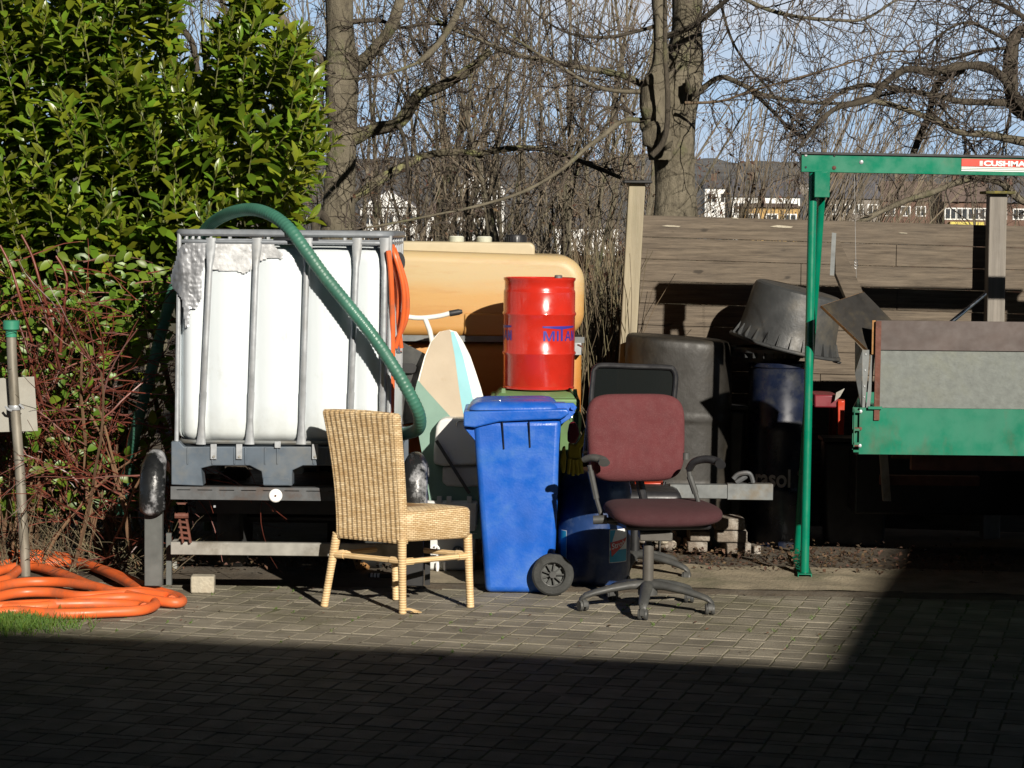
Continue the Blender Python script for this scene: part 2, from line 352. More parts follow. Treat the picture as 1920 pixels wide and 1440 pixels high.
def wickermat(name, horiz=False):
    mt, t, b, l = nodes(name); co = t.nodes.new('ShaderNodeTexCoord'); sp = N(t, 'SeparateXYZ'); l(co.outputs['Object'], sp.inputs[0])
    ad = N(t, 'Math', operation='ADD'); l(sp.outputs[0], ad.inputs[0]); l(sp.outputs[1], ad.inputs[1])
    cb = N(t, 'CombineXYZ')
    l(ad.outputs[0], cb.inputs[0]); l(sp.outputs[2], cb.inputs[1])
    br = N(t, 'TexBrick', Scale=1.0); br.offset = .5; br.inputs['Brick Width'].default_value = .030; br.inputs['Row Height'].default_value = .0085; br.inputs['Mortar Size'].default_value = .0012; br.inputs['Mortar Smooth'].default_value = .6
    br.inputs['Color1'].default_value = (.56, .40, .21, 1); br.inputs['Color2'].default_value = (.80, .63, .39, 1); br.inputs['Mortar'].default_value = (.30, .17, .07, 1)
    l(cb.outputs[0], br.inputs['Vector'])
    c = mixc(t, ramp(t, noise_(t, 5, detail=8, rough=.75, sc=(1, 1, 3)), [(.42, 0), (.66, .6)]), br.outputs['Color'], (.40, .24, .095, 1))
    l(c, b.inputs['Base Color']); b.inputs['Roughness'].default_value = .55
    inv = N(t, 'Math', operation='SUBTRACT'); inv.inputs[0].default_value = 1; l(br.outputs['Fac'], inv.inputs[1]); bump(t, b, inv.outputs[0], .8, .004); return mt
m_wicker = wickermat('woven_wicker')
def wrapmat():
    mt, t, b, l = nodes('wrapped_rattan'); co = t.nodes.new('ShaderNodeTexCoord')
    wv = N(t, 'TexWave', Scale=26.0, Distortion=1.5); wv.bands_direction = 'Z'; l(co.outputs['Object'], wv.inputs['Vector'])
    c = mixc(t, ramp(t, wv.outputs['Fac'], [(.0, 0), (.25, 1)]), (.46, .30, .13, 1), (.70, .51, .28, 1))
    c = mixc(t, ramp(t, noise_(t, 12), [(.5, 0), (.7, .4)]), c, (.45, .28, .12, 1))
    l(c, b.inputs['Base Color']); b.inputs['Roughness'].default_value = .5; bump(t, b, wv.outputs['Fac'], .5, .003); return mt
m_wrap = wrapmat()
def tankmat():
    mt, t, b, l = nodes('amber_polyethylene'); co = t.nodes.new('ShaderNodeTexCoord'); sp = N(t, 'SeparateXYZ'); l(co.outputs['Object'], sp.inputs[0])
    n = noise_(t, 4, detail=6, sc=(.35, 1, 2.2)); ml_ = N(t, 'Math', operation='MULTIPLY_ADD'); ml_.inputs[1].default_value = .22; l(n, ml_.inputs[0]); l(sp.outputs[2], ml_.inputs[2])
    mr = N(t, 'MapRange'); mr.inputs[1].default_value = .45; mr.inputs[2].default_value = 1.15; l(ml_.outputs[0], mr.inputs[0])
    c = ramp(t, mr.outputs[0], [(0, (.40, .14, .022, 1)), (.5, (.48, .235, .06, 1)), (.85, (.50, .30, .11, 1)), (1, (.48, .36, .19, 1))])  # deeper amber low down, paler towards the top
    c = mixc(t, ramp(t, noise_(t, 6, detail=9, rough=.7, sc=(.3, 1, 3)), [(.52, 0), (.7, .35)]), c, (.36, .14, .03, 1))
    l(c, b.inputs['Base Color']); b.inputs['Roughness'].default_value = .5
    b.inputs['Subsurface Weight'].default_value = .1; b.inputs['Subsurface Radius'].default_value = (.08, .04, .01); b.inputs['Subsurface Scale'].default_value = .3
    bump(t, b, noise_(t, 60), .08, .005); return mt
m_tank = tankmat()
m_tankc = M('cream_polyethylene', (.45, .38, .25), .5, var=.1, vs=6)
m_cream = M('cream_thread', (.62, .62, .52), .5, var=.08)
def meshmat():
    mt, t, b, l = nodes('black_net_fabric'); b.inputs['Base Color'].default_value = (.007, .009, .009, 1); b.inputs['Roughness'].default_value = .9; b.inputs['Specular IOR Level'].default_value = .1; b.inputs['Alpha'].default_value = .95; return mt
m_net = meshmat()
m_spangle = M('spangled_zinc_sheet', (.135, .148, .138), .5, metal=.2, var=.15, vs=30, dirt=(.17, .18, .14), ds=5, da=.5, bm=.05, bs=60)
m_wallw = M('white_render', (.78, .78, .76), .8, var=.05, vs=1)
m_wallo = M('ochre_render', (.42, .27, .10), .85, var=.15, vs=1)
m_wallg = M('grey_render', (.20, .18, .16), .85, var=.2, vs=1)
m_wallbr = M('brown_brick_wall', (.13, .075, .055), .9, var=.25, vs=1)
m_roof = M('hazed_dark_roof_tiles', (.10, .10, .115), .8, var=.2, vs=1)  # roofs paler and bluer, with distance haze mixed into their colour
m_roofb = M('brown_roof_tiles', (.15, .11, .095), .85, var=.2, vs=1)
m_glass = M('dark_window_glass', (.03, .035, .04), .15, var=.1)
m_yelb = M('yellow_balcony', (.62, .52, .12), .8, var=.1)
m_bldg = M('dark_brick_building', (.055, .042, .036), .95, var=.3, vs=3)

# ================================================================ SETTING
b = MB()
b.grid(lambda u, v: Vector((lerp(-1500, 1500, u), lerp(-60, 1900, v), -.06 + (-1.2 if v > .04 else 0))), 60, 50)
structure(b.build('ground', m_field, ang=None))
def soil_h(x, y): return .02 * noise.noise(Vector((x*1.1, y*1.1, 0))) + .012 * noise.noise(Vector((x*5, y*5, 3)))
PE_A, PE_B = G(-400, 1072), G(2400, 1128)       # far edge of the paving
def pave_edge(x): return PE_A.y + (PE_B.y - PE_A.y) * (x - PE_A.x) / (PE_B.x - PE_A.x)
b = MB()
b.grid(lambda u, v: Vector((lerp(-14, 14, u), pave_edge(lerp(-14, 14, u)) - .25 + v * 26,
        (-.045 if v < .001 else 0.004 + min(v*26, 1) * .03 + min(v*20, 1) * soil_h(lerp(-14, 14, u), v*26)))), 220, 200)
structure(b.build('soil', m_soil))
b = MB()
b.grid(lambda u, v: Vector((lerp(-.4, 9, u), pave_edge(lerp(-.4, 9, u)) - .03 + v * .62, .014 + .026*v + .008*noise.noise(Vector((u*40, v*8, 2))))), 140, 14)
structure(b.build('sandy_strip', m_sand))
b = MB(); b.grid(lambda u, v: Vector((lerp(-9, 9, u), lerp(-4, 13.5, v), -.0028 + .0018*noise.noise(Vector((u*150, v*150, 0))))), 120, 120)
structure(b.build('joint_bed', m_joint))
# block paving: upright blocks with narrow stretchers between, laid 15 degrees askew
b = MB(); ca, sa = math.cos(R(-15)), math.sin(R(-15)); g = .0033
def paver(u0, v0, du, dv):
    cx, cy = u0 + du/2, v0 + dv/2
    X, Y = cx*ca - cy*sa, cx*sa + cy*ca + 9
    if Y > pave_edge(X) - .02 or Y < 5.6 or abs(X) > Y*.24 + .6: return
    h = rnd.uniform(-.0016, .0016); tx, ty = rnd.uniform(-.012, .012), rnd.uniform(-.012, .012)
    a, c = du/2 - g, dv/2 - g; e = .0022; vs = []
    for (qa, qc, z) in ((a, c, -.02), (a, c, -.004), (a-e, c-e, 0)):
        for sx, sy in ((-1,-1),(1,-1),(1,1),(-1,1)):
            lx, ly = qa*sx, qc*sy
            vs.append(((cx+lx)*ca - (cy+ly)*sa, (cx+lx)*sa + (cy+ly)*ca + 9, z + h + tx*lx + ty*ly))
    b.add(vs, [(8,9,10,11)] + [(i+4*k, (i+1)%4+4*k, (i+1)%4+4*k+4, i+4*k+4) for k in (0, 1) for i in range(4)])
for j in range(-28, 34):
    v0 = j * .2
    for i in range(-40, 41):
        u0 = i * .108 + (.0 if j % 2 else .004)
        paver(u0, v0, .108, .142)
    for i in range(-20, 21):
        paver(i * .216 + (.108 if j % 2 else 0), v0 + .142, .216, .058)
structure(b.build('paving', m_paver, ang=None))

# buildings behind and right of the camera: they throw the shade on the yard
H = 5.9
def off(p, h=H): return Vector((p.x, p.y, 0)) + SH * (h / math.tan(SEL)) + Vector((0, 0, h))
a0, a1, a2 = G(0, 1182), G(1535, 1247), G(1652, 1050)
dA = (a1 - a0).normalized(); dB = (a2 - a1).normalized()
e0, e1, e2 = off(a1 - dA * 14), off(a1), off(a1 + dB * 5.2)
bk = Vector((dA.y, -dA.x, 0))
t = thing('unseen_yard_building', 'long dark brick building behind the camera that shades the yard', 'building', ((e0+e1)/2)[:2] + (0,))
fl = lambda p: Vector((p.x, p.y, 0))
rr_ = Vector((dB.y, -dB.x, 0)); b = MB(); b.prism([fl(p) for p in (e0, e1, e1 + rr_*6, e1 + rr_*6 + bk*7, e0 + bk*7)], (0, 0, H)); b.build('wall', m_bldg, t)
for k in range(6):
    b = MB(); p = fl(e0) + dA * (1.6 + k*2.1); b.hexa([p + bk*-.01 + Vector((0,0,1)), p + dA*1.1 + bk*-.01 + Vector((0,0,1)), p + dA*1.1 + bk*.1 + Vector((0,0,1)), p + bk*.1 + Vector((0,0,1))], [p + bk*-.01 + Vector((0,0,2.2)), p + dA*1.1 + bk*-.01 + Vector((0,0,2.2)), p + dA*1.1 + bk*.1 + Vector((0,0,2.2)), p + bk*.1 + Vector((0,0,2.2))])
    b.build('window', m_glass, t)
t = thing('unseen_side_building', 'dark brick wing standing right of the yard out of view', 'building', ((e1+e2)/2)[:2] + (0,))
b = MB(); q = [e1 + dB*.004, e1 + rr_*6 + dB*.004, e2 + rr_*6, e2]; b.hexa([fl(p) for p in q], q); b.build('wall', m_bldg, t)
b = MB(); p = fl(e1) + dB*1.5; n_ = rr_*-.01
b.hexa([p+n_, p+dB*1+n_, p+dB*1+rr_*.1, p+rr_*.1], [x + Vector((0,0,2.1)) for x in (p+n_, p+dB*1+n_, p+dB*1+rr_*.1, p+rr_*.1)]); b.build('door', m_glass, t)

# hill far behind
b = MB()
def hillf(u, v):
    x = lerp(-260, 260, u); y = lerp(250, 620, v)
    z = -3 + 22 * (1 - math.cos(math.pi * min(v*1.25, 1))) / 2 + 1.8 * noise.noise(Vector((x*.012, y*.01, 0))) + 1.6*noise.noise(Vector((x*.09, y*.03, 5))) + .9*noise.noise(Vector((x*.3, y*.05, 9))) - u*4
    return Vector((x, y, z - (12 if v > .97 else 0)))
b.grid(hillf, 160, 30); structure(b.build('hill', m_hill))

# ---------------------------------------------------------------- far houses
def house(px0, px1, pye, pyr, Y, dep, wall, roof, label, win=(3, 2), gable=False, wc=m_glass, name='house', extra=None):
    x0, z0 = XZ(px0, pye, Y); x1, _ = XZ(px1, pye, Y); zr = XZ(px0, pyr, Y)[1]; zb = min(z0 - 7, -1.5); z0 = max(z0, zb+4)
    t = thing(name, label, 'house', ((x0+x1)/2, Y + dep/2, zb), rnd.uniform(-.06, .06))
    MB().bb(x0, x1, Y, Y+dep, zb, z0).build('wall', wall, t)
    b = MB(); o = .4
    if gable:
        b.prism([(x0-o, Y-o, z0), (x1+o, Y-o, z0), ((x0+x1)/2, Y-o, zr)], (0, dep+2*o, 0)); b.build('roof', roof, t)
        b2 = MB(); b2.prism([(x0+.1, Y-o-.05, z0+.02), (x1-.1, Y-o-.05, z0+.02), ((x0+x1)/2, Y-o-.05, zr-.3)], (0, .04, 0)); b2.build('gable', wall, t)
    else:
        ym = Y + dep/2; b.add([(x0-o,Y-o,z0),(x1+o,Y-o,z0),(x1+o,Y+dep+o,z0),(x0-o,Y+dep+o,z0),(x0+o,ym,zr),(x1-o,ym,zr)], [(0,1,5,4),(2,3,4,5),(1,2,5),(3,0,4),(3,2,1,0)]); b.build('roof', roof, t, ang=20)
        MB().bb(x0+(x1-x0)*.3, x0+(x1-x0)*.3+.8, ym-.5, ym+.5, zr-1, zr+.9).build('chimney', m_wallbr, t)
    nx, nz = win; ww = (x1-x0)/nx
    for i in range(nx):
        for j in range(nz):
            cx = x0 + ww*(i+.5); cz = z0 - 1.5 - j*2.7
            f = MB().bb(cx-.75, cx+.75, Y-.06, Y+.05, cz-.75, cz+.75).build('window', m_wallw, t)
            MB().bb(cx-.6, cx-.06, Y-.1, Y-.07, cz-.6, cz+.6).bb(cx+.06, cx+.6, Y-.1, Y-.07, cz-.6, cz+.6).build('pane', wc, f)
    if extra: extra(t, x0, x1, Y, z0)
    return t
house(852, 946, 352, 318, 330, 9, m_wallw, m_roof, 'white gabled house seen through bare trees above the amber tank', (2, 3), True)
house(676, 782, 388, 352, 300, 9, m_wallw, m_roof, 'low white house behind the twigs beside the left tree trunk', (3, 2), True)
house(800, 905, 404, 380, 270, 8, m_wallw, m_roofb, 'lower white house with brown roof behind the tank caps', (3, 2))
house(1040, 1160, 426, 404, 290, 8, m_wallw, m_roof, 'pale house half hidden left of the tall fence post', (3, 1))
house(1322, 1372, 352, 336, 360, 8, m_wallw, m_roof, 'small white house right beside the thick double trunk', (2, 1))
house(1372, 1500, 368, 334, 310, 10, m_wallw, m_roof, 'broad white house with dark roof left of the green gantry', (5, 1))
house(1395, 1500, 388, 380, 285, 7, m_wallo, m_roofb, 'ochre house in front of the broad white one', (3, 1))
house(1545, 1650, 372, 330, 340, 10, m_wallg, m_roof, 'grey house with dark roof right of the gantry posts', (4, 2))
house(1500, 1720, 344, 326, 420, 12, m_wallg, m_roof, 'long dark roofed terrace under the gantry beam', (5, 1))
def balc(t, x0, x1, Y, z0):
    MB().bb(x0+.5, x1-1, Y-1.2, Y-.12, z0-3.4, z0-2.5).build('balcony', m_yelb, t)
house(1772, 1858, 378, 340, 300, 10, m_wallbr, m_roofb, 'brown house with yellow balcony beside the mossy capped post', (4, 1), False, m_glass, 'house', balc)
house(1862, 1990, 380, 345, 320, 10, m_wallbr, m_roof, 'brown brick house right of the mossy capped post', (4, 1))
house(1655, 1770, 376, 338, 350, 10, m_wallbr, m_roofb, 'brown roofed house between two bare saplings under the beam', (4, 1))
for i in range(16):
    px_ = lerp(640, 1960, (i + .5)/16) + rnd.uniform(-25, 25); pe = rnd.uniform(352, 378)
    house(px_, px_ + rnd.uniform(34, 62), pe, pe - rnd.uniform(9, 15), rnd.uniform(380, 460), 9, rnd.choice((m_wallw, m_wallg, m_wallbr, m_wallg)), rnd.choice((m_roof, m_roofb)), 'small far house among the twigs on the distant rise', (2, 1))['group'] = 'small houses on the distant rise'
house(330, 470, 372, 340, 340, 9, m_wallg, m_roof, 'grey house hidden behind the laurel', (4, 1))

# ================================================================ TREES
def wig(p, d, L_, n, k, droop=0, seed=0, turn=.9):
    pts = [Vector(p)]; d = Vector(d).normalized(); st = L_ / n
    for i in range(n):
        d = d + Vector((rnd.uniform(-1, 1), rnd.uniform(-1, 1), rnd.uniform(-1, 1))) * k + Vector((0, 0, droop))
        d.normalize(); pts.append(pts[-1] + d * st)
    return pts
def taper(r0, r1, n): return [lerp(r0, r1, i / (n - 1)) for i in range(n)]
def curly(b, p, d, L_, r, lvl, k=.45, droop=0, nsub=4):
    n = max(4, int(L_ / .06)); n = min(n, 11)
    pts = wig(p, d, L_, n, k, droop); b.tube(pts, taper(r, max(r*.35, .0016), len(pts)), 3 if r < .008 else 4, cap=False)
    if lvl <= 0: return
    for i in range(nsub):
        j = rnd.randint(1, len(pts) - 2); t = (pts[j+1] - pts[j]).normalized(); s_ = Vector((rnd.uniform(-1, 1), rnd.uniform(-.7, .7), rnd.uniform(-.6, 1)))
        curly(b, pts[j], t * .6 + s_ * .9, L_ * rnd.uniform(.35, .65), r * .55, lvl - 1, k, droop, nsub)
def limb(pix, r, Y0, Y1, n=5):
    N_ = len(pix); return cr([W(p[0], p[1], lerp(Y0, Y1, i/(N_-1))) for i, p in enumerate(pix)], n)
PXM = lambda Y: F / Y
def tree_limb(root, pix, r0, r1, Y0, Y1, mat, tw, twigs=14, tl=(.25, .6), droop=0, lvl=2, k=.5, sides=8, tr=.0055, n=5):
    pts = limb(pix, 0, Y0, Y1, n); r0 /= PXM(Y0); r1 /= PXM(Y0)
    rs = [lerp(r0, r1, (i/(len(pts)-1))**.8) * (1 + .26*noise.noise(Vector((i*.45, Y0*7, r0*50)))) for i in range(len(pts))]
    b = MB(); b.tube(pts, rs, sides); o = b.build('limb', mat, root, ang=80)
    for _ in range(twigs):
        j = rnd.randint(1, len(pts) - 2); t = (pts[j+1] - pts[j]).normalized()
        d = t * rnd.uniform(.2, .9) + Vector((rnd.uniform(-.7, .7), rnd.uniform(-.6, .6), rnd.uniform(-.75, .9)))
        curly(tw, pts[j], d, rnd.uniform(*tl), tr, lvl, k, droop, 3)
    return o
def trunk(root, pix, Y, mat, sides=18, lump=.12, name='trunk', base=True):
    if base: p0 = pix[0]; pix = [(p0[0]-6, p0[1]+560, p0[2]*1.35), (p0[0]-4, p0[1]+330, p0[2]*1.15), (p0[0]-2, p0[1]+150, p0[2]*1.05)] + list(pix)
    P = cr([W(p[0], p[1], Y) for p in pix], 5); rs = cr([Vector((p[2], 0, 0)) for p in pix], 5); b = MB()
    vs = []; n = sides
    for i, (p, r) in enumerate(zip(P, rs)):
        for k in range(n):
            a = 2*math.pi*k/n; q = r.x / PXM(Y) * (1 + lump * noise.noise(Vector((math.cos(a)*1.2, math.sin(a)*1.2, p.z*2.2))) + .04*noise.noise(Vector((math.cos(a)*4, math.sin(a)*4, p.z*9))))
            vs.append(p + Vector((math.cos(a)*q, math.sin(a)*q, 0)))
    m_ = len(P); b.add(vs, [(i*n+k, i*n+(k+1)%n, (i+1)*n+(k+1)%n, (i+1)*n+k) for i in range(m_-1) for k in range(n)] + [tuple((m_-1)*n+k for k in range(n))])
    return b.build(name, mat, root, ang=80)

# left tree
YL = 15.5; g0 = G(632, 980)
t = thing('beech_tree', 'thick smooth grey green trunk with broken lichened limbs, behind the laurel edge', 'tree', (W(632, 430, YL).x, YL, 0))
trunk(t, [(633,440,32),(636,340,29),(642,240,28),(641,140,32),(638,60,27),(636,0,26),(634,-120,24),(630,-300,18)], YL, m_bark)
tw = MB()
tree_limb(t, [(655,262),(700,243),(745,232),(770,200),(785,178),(830,160),(880,130),(918,96)], 15, 8, YL, YL-.5, m_bark2, tw, 24)
tree_limb(t, [(655,140),(700,95),(728,60),(745,20),(758,-40)], 15, 9, YL, YL-.2, m_bark, tw, 12)
tree_limb(t, [(648,385),(700,345),(750,315),(797,292),(850,285),(900,287),(960,278),(1020,280),(1070,295),(1120,315),(1165,334)], 10, 3.5, YL, YL+.6, m_bark2, tw, 44, (.2, .6), -.05)
tree_limb(t, [(660,42),(710,38),(750,52),(800,44),(850,50),(900,60)], 5, 2, YL, YL+.4, m_bark3, tw, 26)
tree_limb(t, [(745,232),(755,252),(762,290),(765,340),(768,365)], 5, 2, YL-.2, YL-.2, m_bark3, tw, 6, (.15,.35))
tree_limb(t, [(765,50),(780,90),(800,115),(830,140),(860,170)], 3.5, 1.5, YL+.1, YL+.2, m_bark3, tw, 8)
tree_limb(t, [(628,130),(600,110),(570,85),(520,20),(500,-40)], 12, 9, YL, YL+.3, m_bark, tw, 10)
tree_limb(t, [(626,150),(606,170),(604,210),(600,260)], 5, 2, YL, YL+.1, m_bark3, tw, 6, (.15,.4))
tree_limb(t, [(500,170),(478,120),(440,60),(415,0),(400,-50)], 7, 5, YL+.6, YL+.6, m_bark, tw, 10)
tree_limb(t, [(370,140),(360,80),(335,40),(340,-20)], 7, 5, YL+.9, YL+.9, m_bark3, tw, 10)
tree_limb(t, [(632,440),(600,400),(590,420),(596,470)], 9, 8, YL-.05, YL-.3, m_bark3, tw, 0)
tw.build('crown', m_twigd, t, ang=None)['label'] = 'dark curling twigs'

# twin trunk tree
YR = 15.0
t = thing('twin_stemmed_tree', 'stout burred trunk with a second stem behind the plank fence', 'tree', (W(1265, 420, YR).x, YR, 0))
trunk(t, [(1265,430,41),(1262,330,37),(1260,250,44),(1266,180,50),(1280,130,40),(1287,60,31),(1290,0,28),(1296,-120,26),(1300,-300,18)], YR, m_bark, lump=.22)
trunk(t, [(1236,300,22),(1230,230,26),(1226,170,24),(1238,120,16),(1238,60,14),(1235,0,13),(1230,-130,10)], YR-.15, m_bark, 14, .3, 'second_stem', False)
b = MB(); b.tube(cr([W(x, y, YR-.42) for x, y in ((1222,292),(1240,272),(1250,240),(1252,180),(1247,100),(1247,0),(1240,-90))], 5), taper(.019, .012, 31), 8); b.build('sucker', m_bark3, t, ang=80)
for (x, y, r, z) in ((1218,205,17,.2),(1226,255,22,.25),(1212,235,13,.15),(1248,262,14,.34),(1300,160,15,.25),(1222,150,12,.2)):
    b = MB(); c = W(x, y, YR-z); q = r/PXM(YR)
    b.grid(lambda u, v, c=c, q=q: c + Vector((math.sin(math.pi*v)*math.cos(2*math.pi*u), math.sin(math.pi*v)*math.sin(2*math.pi*u), math.cos(math.pi*v)*1.25)) * q * (1 + .35*noise.noise(Vector((u*6.28, v*7, x)))), 14, 9)
    b.build('burr', m_bark, t, ang=80)
tw = MB()
tree_limb(t, [(1220,168),(1170,142),(1110,130),(1030,115),(960,100),(900,75),(840,50),(800,20),(780,-20)], 7, 2.5, YR, YR-.6, m_bark, tw, 34)
tree_limb(t, [(1220,172),(1150,170),(1100,155),(1050,125),(1000,95),(940,50),(890,-10)], 5, 1.8, YR-.1, YR-.9, m_bark, tw, 30)
tree_limb(t, [(1215,228),(1170,226),(1130,255),(1100,277),(1050,320),(980,360),(900,385),(830,400),(700,425),(640,430)], 6, 1.5, YR-.1, YR-1.4, m_bark, tw, 12, (.15, .5))
tree_limb(t, [(1190,215),(1150,200),(1110,225),(1075,290),(1050,350),(1010,410)], 3, 1.5, YR, YR-.5, m_bark3, tw, 10, (.15, .5))
tree_limb(t, [(1310,172),(1350,145),(1390,158),(1440,180),(1520,192),(1590,193),(1650,180),(1720,165)], 6, 2, YR, YR-.5, m_bark, tw, 12, (.25, .6))
tree_limb(t, [(1285,193),(1350,190),(1410,170),(1500,145),(1570,125),(1650,100),(1700,95)], 3, 1.2, YR-.3, YR-.8, m_twigr, tw, 14)
tree_limb(t, [(1250,68),(1300,48),(1350,10),(1400,-30)], 6, 4, YR-.2, YR-.6, m_bark3, tw, 10)
tree_limb(t, [(1380,-10),(1440,18),(1500,32),(1560,37),(1620,36),(1680,0),(1720,-20)], 4.5, 2, YR-.6, YR-.8, m_bark, tw, 16, (.3, .7), -.05)
tree_limb(t, [(1290,-260),(1150,-270),(1010,-200),(920,-90),(868,0),(850,40),(820,85),(785,117)], 12, 5, YR, YR-1.2, m_bark, tw, 6, (.15,.4))
tree_limb(t, [(785,117),(720,140),(640,147),(585,125),(540,120)], 3, 1.5, YR-1.2, YR-1.3, m_bark, tw, 5, (.15,.4))
tree_limb(t, [(1240,45),(1190,60),(1130,70),(1060,60),(1000,20),(980,-20)], 4, 1.5, YR-.1, YR-.5, m_bark3, tw, 16)
tree_limb(t, [(1350,0),(1370,70),(1400,120),(1440,165),(1480,215),(1540,268)], 3, 1.5, YR-.3, YR-.4, m_bark3, tw, 10)
tree_limb(t, [(1410,170),(1450,210),(1480,240),(1510,262)], 4, 2.5, YR-.3, YR-.3, m_bark3, tw, 12, (.15, .4))
tw.build('crown', m_twigd, t, ang=None)['label'] = 'fine dark twigs'

# limb dropped from above left of centre
# right tree with drooping crown
YD = 14.6
t = thing('weeping_tree', 'bare tree with dark arching lichened branches reaching in over the gantry from the right', 'tree', (W(1990, 430, YD).x, YD, 0))
trunk(t, [(2000,430,36),(1990,330,32),(1975,250,28),(1965,210,24),(1960,120,20),(1970,0,16)], YD, m_bark3)
tw = MB()
tree_limb(t, [(1965,250),(1925,205),(1903,180),(1880,145),(1845,125),(1800,124),(1750,135),(1700,130),(1660,155),(1640,180),(1610,192),(1570,202),(1540,225),(1515,255),(1500,275)], 11, 4, YD, YD-.7, m_bark3, tw, 20, (.3, .7), -.06)
tree_limb(t, [(1930,215),(1895,195),(1850,192),(1800,190),(1760,180),(1700,170),(1640,160),(1600,163),(1560,185),(1530,215)], 8, 3, YD, YD-.5, m_bark3, tw, 20, (.25, .6), -.05)
tree_limb(t, [(1975,275),(1900,262),(1850,252),(1800,248),(1750,225),(1690,202),(1640,190),(1600,195)], 9, 4, YD-.2, YD-.5, m_bark, tw, 14, (.25, .6), -.03)
tree_limb(t, [(1805,130),(1772,145),(1752,170),(1742,215),(1725,255),(1712,290)], 8, 6, YD-.1, YD-.1, m_bark3, tw, 16, (.2, .5))
tree_limb(t, [(1960,230),(1905,200),(1895,150),(1896,100),(1908,62),(1940,62)], 14, 12, YD, YD, m_bark3, tw, 14)
tree_limb(t, [(1896,80),(1850,55),(1810,42),(1770,60),(1740,85),(1715,112)], 4, 1.5, YD, YD-.3, m_bark3, tw, 18, (.3, .6))
tree_limb(t, [(1890,90),(1840,95),(1790,110),(1740,120),(1690,118)], 4, 1.5, YD, YD+.2, m_bark3, tw, 20, (.25, .55))
tree_limb(t, [(1960,60),(1900,20),(1840,-10),(1790,-30)], 6, 3, YD, YD-.3, m_bark3, tw, 20, (.4, .8), -.1)
tree_limb(t, [(1990,10),(1850,-60),(1700,-70),(1560,-50),(1480,-20)], 8, 3, YD, YD-.6, m_bark3, tw, 24, (.5, .9), -.13, 2, .55)
tree_limb(t, [(1990,390),(1920,378),(1880,345),(1840,334),(1800,340),(1750,360),(1700,376),(1650,398),(1600,422)], 8, 5, YD, YD-.2, m_bark, tw, 26, (.2, .45))
tree_limb(t, [(1745,180),(1790,230),(1810,270),(1800,320)], 3, 1.5, YD-.1, YD-.1, m_bark3, tw, 14, (.2, .5), -.08)
tree_limb(t, [(1895,195),(1890,240),(1880,290),(1900,330)], 3, 1.5, YD-.1, YD-.1, m_bark3, tw, 12, (.2, .5), -.08)
tw.build('crown', m_twigd, t, ang=None)['label'] = 'curling hanging twigs'

# thicket saplings: a few prototypes, copied
def sapling(name, label, cat, group, nst, h, spread, seedm, twm, dens=1.0, leaf=0):
    t = thing(name, label, cat, (0, 0, 0), 0, group); b = MB(); tw = MB(); lf = MB()
    for s_ in range(nst):
        a = rnd.uniform(0, 6.28); d = Vector((math.cos(a)*spread, math.sin(a)*spread, 1)); hh = h * rnd.uniform(.75, 1)
        pts = wig((math.cos(a)*.08, math.sin(a)*.08, 0), d, hh, 14, .10, .02); r0 = rnd.uniform(.014, .026) * h / 5
        b.tube(pts, taper(r0, .004, len(pts)), 6, cap=False)
        for i in range(int(30*dens)):
            f = rnd.uniform(.10, .99); j = min(int(f*14), 13); p = pts[j].lerp(pts[j+1], f*14-j)
            a2 = rnd.uniform(0, 6.28); el = rnd.uniform(.25, 1.6)
            dd = Vector((math.cos(a2), math.sin(a2), el)); L_ = (1.25 - f) * rnd.uniform(.5, 1.15) * h * .26
            n = 7; q = wig(p, dd, L_, n, .24, .06); tw.tube(q, taper(.0046, .0018, len(q)), 3, cap=False)
            for _ in range(int(5*dens)):
                k = rnd.randint(1, n-1); dv = (q[k]-q[k-1]).normalized() + Vector((rnd.uniform(-1,1), rnd.uniform(-1,1), rnd.uniform(-.3, 1)))*.75
                q2 = wig(q[k], dv, L_*rnd.uniform(.25, .55), 5, .34, .05); tw.tube(q2, taper(.0028, .0015, len(q2)), 3, cap=False)
                if leaf and rnd.random() < leaf:
                    c = q2[-1]; s2 = rnd.uniform(.014, .028); u_ = Vector((rnd.uniform(-1,1), rnd.uniform(-1,1), rnd.uniform(-1,1))).normalized(); v_ = u_.orthogonal().normalized()
                    lf.add([c-u_*s2, c+v_*s2*.5, c+u_*s2, c-v_*s2*.5], [(0,1,2,3)])
    b.build('stem', seedm, t, ang=None); tw.build('crown', twm, t, ang=None)
    if lf.v: lf.build('dead_foliage', m_litter, t, ang=None)
    return t
GA = 'bare saplings crowding behind the tank'
LA = 'bare grey brown multi-stemmed sapling in the thicket between the two big trunks'
pA = [sapling('bare_sapling', LA, 'sapling', GA, n, h, sp, m_bark, m_twig if i % 2 else m_twigr, .72, .14) for i, (n, h, sp) in enumerate([(3, 5.6, .10), (4, 5.0, .16), (2, 6.0, .07), (5, 4.6, .2)])]
spots = []
for i in range(22):
    Y = rnd.uniform(17.5, 27); px = lerp(650, 1235, (i + rnd.random()) / 22); spots.append((W(px, 430, Y).x, Y))
rnd.shuffle(spots)
for i, (x, y) in enumerate(spots):
    s_ = rnd.uniform(.85, 1.15)
    if i < 4: pA[i].location = (x, y, 0)
    else: copy_tree(pA[i % 4], (x, y, 0), rnd.uniform(0, 6.28), (s_, s_, s_))
